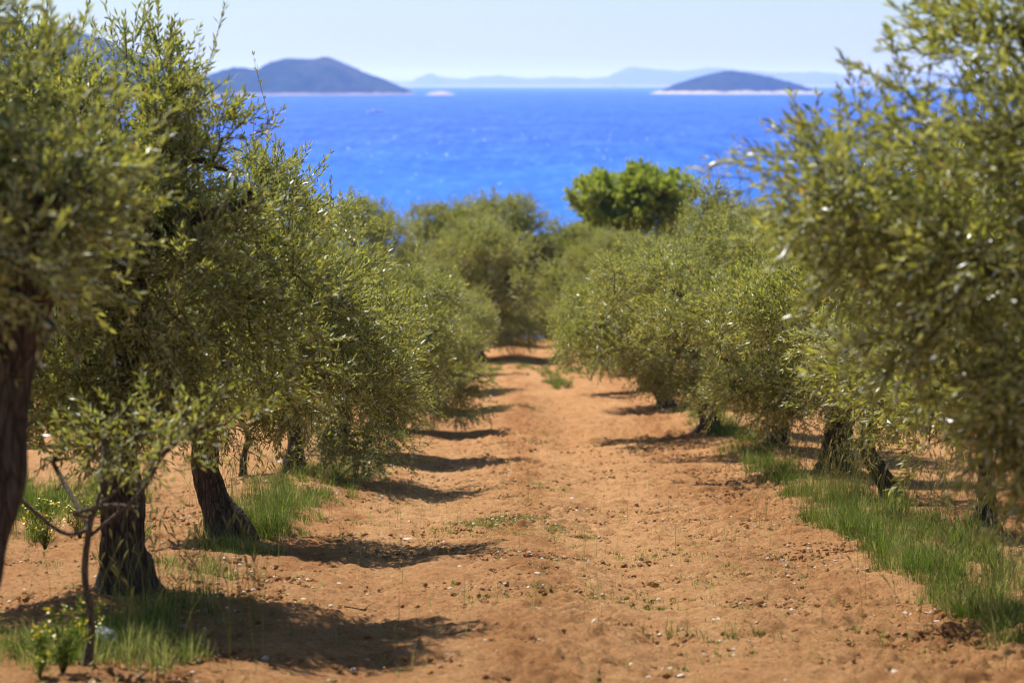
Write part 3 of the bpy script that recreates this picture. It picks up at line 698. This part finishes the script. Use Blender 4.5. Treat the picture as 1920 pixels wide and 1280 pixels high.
tD = make_tree('olive_tree', at(2.85, 34.3), [(0, 0, 0), (-0.06, 0, 0.3), (-0.22, 0.02, 0.7), (-0.3, 0, 1.2)],
    [(-1.6, 0, 2.2), (-0.1, 0.1, 3.2), (-1.9, 0.2, 1.6), (-1.0, -0.8, 2.3), (0.8, 0.3, 2.4), (-0.9, 0, 2.9)],
    [(-1.05, -0.7, 2.1, 1.15, 1.7, 0.72), (-1.35, -1.0, 1.5, 1.3, 1.7, 0.55), (-0.05, 0, 2.75, 0.45, 0.8, 0.8), (0.1, 0, 2.0, 1.0, 1.3, 1.0), (-0.6, -0.2, 1.0, 1.0, 1.5, 0.35)],
    207, r0=0.15, nclus=280, shoots=80, extra=[(0.0, 0, 3.4), (-0.1, 0, 3.2)])
tag(tD, 'wide olive tree leaning over the lane, its dark branches fanning through the crown', 'tree', GR)
copy_tree(t4, at(2.6, 40.5), 2.9, 1.0, 'eighth olive tree of the right row, directly behind the wide leaning one', GR)
copy_tree(tB, at(2.7, 46.5), 0.3, 1.0, 'ninth olive tree of the right row counting away from the camera', GR)
copy_tree(t3, at(2.5, 53.0), 2.6, 0.95, 'last olive tree at the far end of the right row', GR)

# beyond the lane
tC = make_tree('olive_tree', at(-0.85, 61), [(0, 0, 0), (-0.05, 0, 0.5), (0.0, 0, 1.0), (0.1, 0, 1.35)],
    [(0.9, -0.4, 1.75), (-0.9, 0.1, 2.5), (0.2, 0.2, 2.8), (1.2, 0.2, 2.6)],
    [(0.0, 0, 2.5, 1.7, 1.6, 1.05), (0.2, 0, 3.0, 1.0, 1.2, 0.65), (0.1, 0, 1.7, 1.8, 1.6, 0.8), (0.2, 0.3, 0.8, 1.7, 1.2, 0.5)],
    301, r0=0.16, nclus=280, ntw=28, shoots=20, ls=(0.05, 0.075), clr=0.28)
tag(tC, 'round olive tree closing the end of the lane with a bent dark branch', 'tree', GB)
copy_tree(tC, at(-1.85, 69), 1.7, 1.1, 'dark olive crown behind and left of the round tree ending the lane', GB)
copy_tree(tC, at(-0.3, 73), 3.6, 1.25, 'olive crown peeping above the round tree that ends the lane', GB)
copy_tree(tC, at(2.0, 74), 2.5, 0.98, 'dark olive tree standing left of the bright green leafy tree', GB)
copy_tree(tC, at(4.2, 70), 4.4, 0.85, 'olive tree in front of the bright green leafy tree', GB)
copy_tree(tC, at(2.6, 64), 5.3, 0.86, 'olive tree right of the round tree, across the end of the lane', GB)
copy_tree(tC, at(6.6, 72), 0.9, 1.15, 'olive tree right of the bright green leafy tree', GB)
copy_tree(tC, at(1.3, 79), 0.4, 0.95, 'olive crown in the dip between the dark olive and the round tree', GB)
copy_tree(tC, at(-4.2, 66), 3.1, 1.15, 'olive tree left of the round tree behind the left row', GB)
t = make_tree('leafy_tree', at(4.2, 84), [(0, 0, 0), (0.05, 0, 0.8), (0.0, 0, 1.5), (0, 0, 2.1)],
    [(-1.2, 0, 3.8), (0.4, 0, 4.4), (1.3, 0.2, 3.9), (0, -0.9, 3.8), (-0.6, 0.7, 4.2)],
    [(-0.9, 0, 4.0, 1.0, 1.2, 0.95), (0.3, 0, 4.25, 1.1, 1.3, 0.95), (1.3, 0, 4.0, 0.85, 1.1, 0.95), (0, 0, 3.2, 1.8, 1.5, 0.9)],
    302, r0=0.2, nclus=210, ntw=22, npair=5, ls=(0.09, 0.13), lw=0.7, leaf='fig', shoots=0, clr=0.34, tw_len=(0.15, 0.3), lean=(0, 0, 0.5))
t.scale = (1.12, 1.15, 1.17)
tag(t, 'bright green broad-leaved tree rising above the grey-green olives', 'tree')

ts = make_tree('shrub', at(0.45, 66.5), [(0, 0, 0), (0.02, 0, 0.15), (0, 0, 0.3)], [(0.6, 0, 0.9), (-0.6, 0, 0.9), (0, 0.4, 1.0)],
    [(0, 0, 0.7, 1.2, 0.8, 0.5), (-0.6, 0.1, 0.5, 0.8, 0.8, 0.35), (0.7, 0.1, 0.5, 0.8, 0.8, 0.35)], 303, r0=0.05, nclus=80, shoots=14, sides=10)
tag(ts, 'low grey-green olive shrub under the round tree at the end of the lane', 'shrub', 'low shrubs behind the lane')
copy_tree(ts, at(1.55, 68), 1.9, 1.15, 'low olive shrub right of the round tree at the end of the lane', 'low shrubs behind the lane')['category'] = 'shrub'
copy_tree(ts, at(-1.6, 67.5), 3.9, 1.15, 'low olive shrub left of the round tree at the end of the lane', 'low shrubs behind the lane')['category'] = 'shrub'

# neighbouring rows
GN = 'olive trees of the neighbouring rows'
for i, (x, y, s, k, lab) in enumerate([
    (-7.2, 33, 1.0, 0, 'olive tree of the next row at left, nearest the camera'),
    (-7.0, 43, 1.05, 1, 'second olive tree of the next row at left'),
    (-7.1, 53, 1.0, 2, 'third olive tree of the next row at left'),
    (-6.2, 62, 1.05, 0, 'farthest olive tree of the next row at left'),
    (8.3, 38, 1.05, 1, 'olive tree of the next row at right, nearest the camera'),
    (8.4, 47, 1.0, 2, 'second olive tree of the next row at right'),
    (8.2, 57, 1.05, 0, 'farthest olive tree of the next row at right')]):
    copy_tree((t3, t4, tC)[k], at(x, y), 1.3 + i * 2.1, s, lab, GN)

boat((705 - 960) / FPX * 1680, 1680)
# sailing boat far off
root = empty('sailing_boat', ((1152 - 960) / FPX * 11000, 11000, 0)); tag(root, 'tiny white sailing boat under the far mountains', 'boat')
g = MB(); n = 12; s = []
for i in range(n):
    t_ = i / (n - 1); b = 2.2 * math.sin(math.pi * (0.15 + 0.85 * t_) ** 0.9) * 0.9 + 0.05; xx_ = -8 + 16 * t_
    s.append([(xx_, -b, 1.6), (xx_, -b * 0.6, 0.2), (xx_, 0, -0.4), (xx_, b * 0.6, 0.2), (xx_, b, 1.6), (xx_, 0, 1.75)])
V = np.array(s).reshape(-1, 3); F = [(i * 6 + k, (i + 1) * 6 + k, (i + 1) * 6 + (k + 1) % 6, i * 6 + (k + 1) % 6) for i in range(n - 1) for k in range(6)]
g.add(V, F); g.build('hull', [M['white']], root)
g = MB(); V, F = tube([(0, 0, 1.6), (0, 0, 22)], [0.16, 0.08], 8); g.add(V, F); g.build('mast', [M['white']], root)
for (A, B, C_) in (((-0.3, 2.6), (-7, 3), (-0.3, 21)), ((0.5, 2.2), (7.6, 2), (0.3, 19))):
    V = []
    for a_ in np.linspace(0, 1, 9):
        for b_ in np.linspace(0, 1, 9):
            l = (A[0] + (B[0] - A[0]) * b_ * (1 - a_) + (C_[0] - A[0]) * a_, 0.9 * math.sin(math.pi * b_) * (1 - a_), A[1] + (B[1] - A[1]) * b_ * (1 - a_) + (C_[1] - A[1]) * a_)
            V.append(l)
    V = np.array(V); g = MB(); F = grid_faces(9, 9); g.add(np.concatenate([V, V + (0, 0.04, 0)]), np.concatenate([F, F[:, ::-1] + 81])); g.build('sail', [M['white']], root)

# ------------------------------------------------------------------ grass and weeds
def blades(g, X, Y, H, rg, var, width=0.006, bend=0.45, mi=0, dirn=None):
    N = len(X); Z0 = gz(X, Y) - 0.01
    a = rg.uniform(0, 2 * math.pi, N) if dirn is None else dirn; dx = np.cos(a); dy = np.sin(a)
    b = rg.uniform(0.08, 1.0, N) * bend
    P = np.stack([X, Y, Z0], -1)
    sd = np.stack([-dy, dx, 0 * dx], -1)
    lean = np.stack([dx, dy, 0 * dx], -1)
    lv = []
    for k, (t_, wf) in enumerate(((0, 0.8), (0.35, 1.0), (0.7, 0.7), (1.0, 0))):
        c = P + lean * (H * b * t_ ** 2)[:, None] + np.array([0, 0, 1.0]) * (H * t_ * (1 - 0.35 * b * t_))[:, None]
        wv = (width * rg.uniform(0.7, 1.3, N) * wf / 2)[:, None] if wf else 0
        if wf: lv += [c - sd * wv, c + sd * wv]
        else: lv.append(c)
    V = np.stack(lv, 1).reshape(-1, 3); k = np.arange(N)[:, None] * 7
    Q = np.concatenate([k + [[0, 1, 3, 2]], k + [[2, 3, 5, 4]]], 1).reshape(-1, 4)
    T = (k + [[4, 5, 6]]).reshape(-1, 3)
    nv = g.n
    g.add(V, Q, mi, np.repeat(var, 2))
    g.P.append((T + nv, mi, var, False))

def patch(g, cx, cy, rx, ry, n_tuft, per, h, rg, dry=0.25, width=0.0038, bend=0.8, tr=0.05):
    tx = cx + rg.normal(0, rx * 0.55, n_tuft); ty = cy + rg.normal(0, ry * 0.55, n_tuft)
    th = h * (0.3 + 0.9 * rg.random(n_tuft) ** 0.8); td = rg.random(n_tuft)
    k = np.repeat(np.arange(n_tuft), per); N = len(k)
    ox = rg.normal(0, tr, N); oy = rg.normal(0, tr, N)
    X = tx[k] + ox; Y = ty[k] + oy
    H = th[k] * rg.uniform(0.4, 1.1, N) * np.exp(-(ox ** 2 + oy ** 2) / (2 * (tr * 2.2) ** 2))
    v = np.clip(rg.normal(0.34 if h > 0.08 else 0.66, 0.17, N) + 0.5 * (td[k] - 0.5), 0, 0.78)
    dm = rg.random(N) < (dry + 0.06) * (0.3 + 2.0 * td[k] ** 2); v[dm] = rg.uniform(0.78, 1, dm.sum())
    blades(g, X, Y, H, rg, v, width, bend, dirn=np.arctan2(oy, ox) + rg.normal(0, 0.7, N))

rg = np.random.default_rng(77)
g = MB()
def gp(px, py, rx, ry, nt_, per, h, **kw):
    x, y = pix(px, py); patch(g, x, y, rx, ry, nt_, int(per * (1.8 if y < 30 else 1.2)), h, rg, width=0.0038 if y < 30 else 0.007, **kw)
# right verge, near to far
gp(1875, 1165, 0.19, 1.4, 45, 48, 0.26, dry=0.2)
gp(2000, 1120, 0.26, 1.5, 38, 40, 0.28, dry=0.25)
gp(1805, 1080, 0.24, 1.5, 28, 36, 0.19, dry=0.35)
gp(1705, 1065, 0.15, 1.4, 36, 48, 0.28, dry=0.05)
gp(1775, 1020, 0.26, 1.8, 42, 40, 0.28, dry=0.08)
gp(1585, 985, 0.22, 1.8, 52, 44, 0.28, dry=0.12)
gp(1635, 950, 0.31, 2.2, 48, 36, 0.26, dry=0.1)
gp(1495, 905, 0.24, 2.4, 48, 40, 0.28, dry=0.08)
gp(1415, 860, 0.26, 2.7, 48, 36, 0.26, dry=0.08)
gp(1360, 815, 0.28, 3.3, 48, 32, 0.26, dry=0.1)
gp(1320, 780, 0.31, 3.9, 42, 32, 0.25, dry=0.1)
gp(1285, 745, 0.41, 4.5, 42, 32, 0.24, dry=0.25)
gp(1250, 715, 0.41, 5.2, 38, 32, 0.19, dry=0.25)
# left verge
gp(260, 1215, 0.30, 0.55, 60, 36, 0.19, dry=0.3)
gp(110, 1225, 0.28, 0.5, 50, 36, 0.19, dry=0.3)
gp(330, 1130, 0.35, 0.8, 45, 22, 0.10, dry=0.6)
gp(370, 1075, 0.35, 0.8, 40, 26, 0.12, dry=0.5)
gp(450, 1035, 0.28, 0.7, 36, 30, 0.15, dry=0.4)
gp(490, 975, 0.34, 1.2, 75, 40, 0.25, dry=0.1)
gp(550, 945, 0.28, 1.2, 50, 36, 0.20, dry=0.15)
gp(560, 905, 0.4, 1.5, 40, 34, 0.2, dry=0.1)
gp(640, 880, 0.5, 2.0, 40, 34, 0.2)
gp(720, 810, 0.5, 3.0, 40, 34, 0.2)
gp(40, 960, 1.0, 2.0, 90, 40, 0.45, dry=0.02)
gp(-60, 960, 1.0, 2.0, 60, 40, 0.4, dry=0.02)
gp(930, 690, 1.0, 2.2, 60, 35, 0.14, dry=0.3)
gp(1050, 700, 0.8, 2.0, 55, 35, 0.16, dry=0.2)
gp(1045, 722, 0.25, 0.7, 25, 40, 0.24, dry=0.2)
gp(850, 700, 0.8, 2.5, 60, 35, 0.2, dry=0.3)
tag(g.build('grass', [M['grass']]), 'tall green and straw grass under the olive rows', 'grass', kind='stuff')

g = MB()
def wp(px, py, rx, ry, nt_, per=9, h=0.06, dry=0.3):
    nt_ = int(nt_ * 1.5)
    x, y = pix(px, py); patch(g, x, y, rx, ry, nt_, per, h, rg, dry=dry, width=0.005, bend=0.9, tr=0.02)
wp(790, 965, 0.35, 0.6, 110); wp(920, 985, 0.6, 1.1, 260); wp(1010, 1000, 0.45, 0.8, 130); wp(1140, 980, 0.25, 0.4, 35)
wp(1330, 1100, 0.2, 0.3, 26); wp(1240, 1130, 0.3, 0.5, 30); wp(1290, 1060, 0.5, 1.0, 50); wp(1430, 1070, 0.4, 0.8, 40)
wp(960, 1120, 0.5, 0.8, 40); wp(1340, 1190, 0.3, 0.3, 26, h=0.1); wp(1240, 1240, 0.7, 0.5, 36); wp(700, 975, 0.5, 0.6, 30)
wp(1000, 930, 1.0, 2.0, 70); wp(1200, 900, 1.0, 2.5, 60); wp(300, 1010, 0.8, 1.4, 60); wp(110, 1050, 0.8, 1.6, 60, dry=0.5)
wp(1500, 1120, 0.8, 1.6, 90); wp(1250, 1020, 0.8, 1.6, 110); wp(1380, 1150, 0.5, 0.8, 60); wp(1050, 1100, 0.5, 2.0, 110); wp(990, 900, 0.5, 4.0, 130); wp(1010, 800, 0.5, 6.0, 120, h=0.08); wp(1600, 1200, 0.5, 0.8, 40); wp(1000, 1180, 1.6, 1.6, 50); wp(1000, 760, 1.5, 6, 120, h=0.08); wp(1000, 850, 1.6, 4, 80, h=0.06)
# very thin dry stalks standing alone in the lane
n = 420; X = rg.uniform(-1.6, 2.9, n); Y = rg.uniform(10.5, 26, n)
blades(g, X, Y, rg.uniform(0.08, 0.26, n), rg, rg.uniform(0.72, 0.95, n), 0.0035, 0.25)
tag(g.build('weeds', [M['grass']]), 'sparse low weeds and thin stalks growing out of the tilled lane', 'weeds', kind='stuff')

# seeding grass stalks with drooping heads
g = MB(); n = 620
cs = [pix(*p) for p in ((1560, 960), (1600, 940), (1850, 1150), (1760, 1040), (1480, 900), (330, 1190), (480, 960))]
k = rg.integers(0, len(cs), n); X = np.array([c[0] for c in cs])[k] + rg.normal(0, 0.28, n); Y = np.array([c[1] for c in cs])[k] + rg.normal(0, 0.5, n)
for i in range(n):
    a = rg.uniform(0, 6.28); h = rg.uniform(0.32, 0.6); l = rg.uniform(0.05, 0.2); z = float(gz(X[i], Y[i]))
    P = curve([(X[i], Y[i], z), (X[i] + l * 0.3 * math.cos(a), Y[i] + l * 0.3 * math.sin(a), z + h * 0.6), (X[i] + l * math.cos(a), Y[i] + l * math.sin(a), z + h)], 7)
    V, F = tube(P, np.full(7, 0.0014), 3); g.add(V, F, 0, np.full(len(F), 0.86))
    d_ = P[-1] - P[-2]; d_ /= np.linalg.norm(d_); Q = np.array([P[-1] + d_ * q for q in (0, 0.02, 0.05, 0.08)]); Q[:, 2] -= [0, 0.002, 0.01, 0.025]
    V, F = tube(Q, [0.002, 0.005, 0.004, 0.001], 4); g.add(V, F, 0, np.full(len(F), rg.uniform(0.85, 1)))
tag(g.build('seeding_grass', [M['grass']]), 'straw-coloured seed heads standing above the verge grass', 'grass', kind='stuff')

# yellow flowers at the foot of the sapling, a spurge-like bush each
def flower(px, py, s, nst, label, seed, grp='yellow flowering plants'):
    r_ = np.random.default_rng(seed); x, y = pix(px, py)
    root = empty('flowering_plant', at(x, y)); tag(root, label, 'wildflower', grp)
    g = MB(); f = MB()
    for i in range(nst):
        a = r_.uniform(0, 6.28); h = r_.uniform(0.12, 0.30) * s; l = r_.uniform(0.03, 0.14) * s
        P = curve([(0, 0, -0.02), (l * 0.4 * math.cos(a), l * 0.4 * math.sin(a), h * 0.6), (l * math.cos(a), l * math.sin(a), h)], 6)
        V, F = tube(P, np.full(6, 0.0018), 4); g.add(V, F, 0, np.full(len(F), 0.5))
        O = P[1:5]; leaves(g, O, np.tile(P[-1] - P[0], (4, 1)) + r_.normal(0, 0.03, (4, 3)), np.full(4, 0.05), 3, r_, (0.02, 0.04), 0.3, spread=1.1)
        for q in range(r_.integers(2, 5)):
            c = P[-1] + r_.normal(0, 0.014, 3) * s; nrm = norm(r_.normal(0, 0.5, 3) + (0, 0, 1)); u = norm(np.cross(nrm, (1, 0.2, 0))); v = np.cross(nrm, u)
            for k_ in range(5):
                aa = k_ * 1.2566; pd = u * math.cos(aa) + v * math.sin(aa); ps_ = np.cross(nrm, pd); ln = r_.uniform(0.007, 0.011) * s
                f.add([c, c + pd * ln * 0.6 + ps_ * ln * 0.4 + nrm * ln * 0.2, c + pd * ln + nrm * ln * 0.3, c + pd * ln * 0.6 - ps_ * ln * 0.4 + nrm * ln * 0.2], [(0, 1, 2, 3)], 0, [r_.random()])
    g.build('stem', [M['grass']], root); f.build('blossom', [M['petal']], root)
flower(118, 1262, 1.0, 16, 'plant with yellow blossoms just left of the sapling stem', 1)
flower(75, 1275, 0.9, 12, 'yellow flowering plant at the very bottom left of the sapling', 2)
flower(155, 1225, 0.9, 10, 'yellow flowering plant behind the sapling stem beside the fluted trunk', 3)
flower(85, 1030, 1.3, 22, 'larger yellow-green flowering plant on the bare soil behind the left row', 4)
flower(150, 1010, 1.1, 16, 'second yellow-green flowering plant on the soil, right of the larger one', 5)

# ------------------------------------------------------------------ clods, pebbles, stones
ico_v = []; ph = (1 + 5 ** 0.5) / 2
for a, b in ((1, ph), (-1, ph), (1, -ph), (-1, -ph)): ico_v += [(0, a, b), (a, b, 0), (b, 0, a)]
ico_v = np.array(ico_v); ico_v = norm(ico_v)
ico_f = []
for i in range(12):
    for j in range(i + 1, 12):
        for k in range(j + 1, 12):
            a, b, c = ico_v[i], ico_v[j], ico_v[k]
            if max(np.linalg.norm(a - b), np.linalg.norm(b - c), np.linalg.norm(a - c)) < 1.1:
                ico_f.append((i, j, k) if np.dot(np.cross(b - a, c - a), a) > 0 else (i, k, j))
ico_f = np.array(ico_f)
def lumps(X, Y, Sz, rg, flat=0.6, sink=0.25):
    N = len(X); V = ico_v[None] * rg.uniform(0.7, 1.25, (N, 12, 1))
    sx = np.stack([rg.uniform(0.7, 1.3, N), rg.uniform(0.7, 1.3, N), rg.uniform(flat * 0.7, flat * 1.3, N)], -1)
    V = V * sx[:, None] * Sz[:, None, None]
    a = rg.uniform(0, 6.28, N); ca, sa = np.cos(a)[:, None], np.sin(a)[:, None]
    V = np.stack([V[..., 0] * ca - V[..., 1] * sa, V[..., 0] * sa + V[..., 1] * ca, V[..., 2]], -1)
    V += np.stack([X, Y, gz(X, Y) + Sz * flat * sink + 0.004], -1)[:, None]
    F = (np.arange(N)[:, None, None] * 12 + ico_f[None]).reshape(-1, 3)
    return V.reshape(-1, 3), F
rg = np.random.default_rng(5)
def lane_pts(n, y0=9.5, y1=34, pw=1.0):
    Y = y0 + (y1 - y0) * rg.random(n) ** 1.5
    X = rg.uniform(-3.6, 3.9, n)
    r_ = 0.35 + 0.75 * (np.exp(-((X - 0.15) / 0.45) ** 2) + np.exp(-((X - 2.1) / 0.7) ** 2) + 0.6 * np.exp(-((X + 1.6) / 0.3) ** 2))
    r_ = r_ * np.clip(0.6 + 1.2 * fbm(X * 1.3, Y * 0.6, 31, 3), 0.05, 1.5)
    k = rg.random(n) < r_ * pw
    return X[k], Y[k]
g = MB(); X, Y = lane_pts(150000); s_ = 0.0035 + 0.020 * rg.random(len(X)) ** 4.5
V, F = lumps(X, Y, s_, rg, 0.7, 0.35); g.add(V, F)
tag(g.build('soil_clods', [M['soil']]), 'loose crumbs and clods of red soil strewn over the lane', 'soil', kind='stuff')
g = MB(); X, Y = lane_pts(22000); s_ = 0.003 + 0.015 * rg.random(len(X)) ** 3
V, F = lumps(X, Y, s_, rg, 0.6, 0.5); g.add(V, F)
tag(g.build('pebbles', [M['stone']]), 'small pale pebbles scattered over the tilled soil', 'pebbles', kind='stuff')

g = MB(); n = 7000; rl = np.random.default_rng(8)
Y = 9.5 + 30 * rl.random(n) ** 1.4; X = np.where(rl.random(n) < 0.5, -2.1, 3.0) + rl.normal(0, 0.85, n)
Z = gz(X, Y) + 0.022; a = rl.uniform(0, 6.28, n); L_ = rl.uniform(0.035, 0.06, n)
d_ = np.stack([np.cos(a), np.sin(a), rl.normal(0, 0.25, n)], -1) * L_[:, None]; p_ = np.stack([-np.sin(a), np.cos(a), rl.normal(0, 0.3, n)], -1) * (L_ * 0.13)[:, None]
B_ = np.stack([X, Y, Z], -1); V = np.stack([B_, B_ + d_ * 0.5 + p_, B_ + d_, B_ + d_ * 0.5 - p_], 1).reshape(-1, 3)
g.add(V, np.arange(n * 4).reshape(-1, 4), 0, rl.uniform(0.76, 1.0, n))
tag(g.build('fallen_leaves', [M['grass']]), 'dry fallen olive leaves littering the soil under both rows', 'leaves', kind='stuff')

def stone(px, py, sz, label, m='stone', seed=0, hgt=0.6):
    r_ = np.random.default_rng(seed); x, y = pix(px, py)
    n1, n2 = 18, 12; th = np.linspace(0.001, math.pi - 0.001, n2)[:, None]; p_ = (np.arange(n1) / n1 * 2 * math.pi)[None]
    d_ = np.stack([np.sin(th) * np.cos(p_), np.sin(th) * np.sin(p_), np.cos(th) + 0 * p_], -1)
    R = 1 + 0.35 * fbm(d_[..., 0] * 1.6 + seed, d_[..., 1] * 1.6 + d_[..., 2] * 1.3, seed, 3)
    V = d_ * R[..., None] * np.array([1.1, 0.85, hgt]) * sz; V = V.reshape(-1, 3)
    F = [(i * n1 + k, (i + 1) * n1 + k, (i + 1) * n1 + (k + 1) % n1, i * n1 + (k + 1) % n1) for i in range(n2 - 1) for k in range(n1)]
    g = MB(); g.add(V, F); o = g.build('stone', [M[m]]); o.location = at(x, y, sz * hgt * 0.35); o.rotation_euler.z = r_.uniform(0, 6)
    tag(o, label, 'stone', 'loose stones')
stone(192, 1208, 0.085, 'pale grey rock at the foot of the fluted olive trunk', 'rock', 4, 0.75)
stone(1008, 1078, 0.026, 'pinkish stone beside the reddish clod in the middle of the lane', 'stone', 5)
stone(1008, 1142, 0.022, 'flat cream stone, left of the pair below the lane centre', 'stone', 6, 0.4)
stone(1047, 1143, 0.026, 'flat cream stone, right of the pair below the lane centre', 'stone', 7, 0.4)
stone(1115, 1168, 0.02, 'small buff stone standing up right of the cream pair', 'stone', 8, 0.9)
stone(1073, 938, 0.035, 'pale stone in the lane beyond the low green weeds', 'stone', 9)
stone(765, 1012, 0.04, 'flat pale stone left of the low green weeds', 'stone', 10, 0.35)
stone(1114, 1225, 0.022, 'cream stone near the bottom middle of the lane', 'stone', 11)
stone(1679, 1262, 0.024, 'cream stone at the bottom right of the lane', 'stone', 12)

def fallen(px, py, L, ang, label, seed):
    r_ = np.random.default_rng(seed); x, y = pix(px, py)
    d_ = np.array([math.cos(ang), math.sin(ang)])
    pts = []
    for k in range(6):
        q = np.array([x, y]) + d_ * L * (k / 5 - 0.5) + r_.normal(0, 0.012, 2); pts.append((q[0], q[1], float(gz(*q)) + 0.022 + 0.01 * r_.random()))
    g = MB(); V, F = tube(curve(pts, 16), np.linspace(0.005, 0.002, 16), 6); g.add(V, F, smooth=True)
    p = np.array(pts[3]); V, F = tube(curve([p, p + (d_[0] * 0.06 - d_[1] * 0.04, d_[1] * 0.06 + d_[0] * 0.04, 0.02), p + (d_[0] * 0.12 - d_[1] * 0.05, d_[1] * 0.1 + d_[0] * 0.05, 0.03)], 6), np.linspace(0.003, 0.001, 6), 5); g.add(V, F, smooth=True)
    tag(g.build('fallen_twig', [M['twig']]), label, 'twig', 'fallen twigs')
fallen(675, 1150, 0.20, 0.4, 'bare dry twig lying on sunlit soil above the wavy shadow', 1)
fallen(560, 1268, 0.3, -0.2, 'grey twig lying in shade at the bottom of the lane', 2)
fallen(1160, 1262, 0.16, 2.2, 'short dry twig near the bottom middle of the lane', 3)

# ------------------------------------------------------------------ air
m, t, out = mat('air')
vo = t.nodes.new("ShaderNodeVolumePrincipled"); vo.inputs['Color'].default_value = (0.25, 0.41, 0.95, 1); vo.inputs['Density'].default_value = 0.000112
vo.inputs['Absorption Color'].default_value = (1, 1, 1, 1)
vo.inputs['Anisotropy'].default_value = 0.3
t.links.new(vo.outputs[0], out.inputs['Volume'])
g = MB(); x0, x1, y0, y1, z0, z1 = -16500, 16500, -40, 35000, -5, 190
g.add([(x0, y0, z0), (x1, y0, z0), (x1, y1, z0), (x0, y1, z0), (x0, y0, z1), (x1, y0, z1), (x1, y1, z1), (x0, y1, z1)],
      [(0, 3, 2, 1), (4, 5, 6, 7), (0, 1, 5, 4), (1, 2, 6, 5), (2, 3, 7, 6), (3, 0, 4, 7)])
tag(g.build('haze', [m]), 'pale sea haze fading the islands', 'haze', kind='stuff')
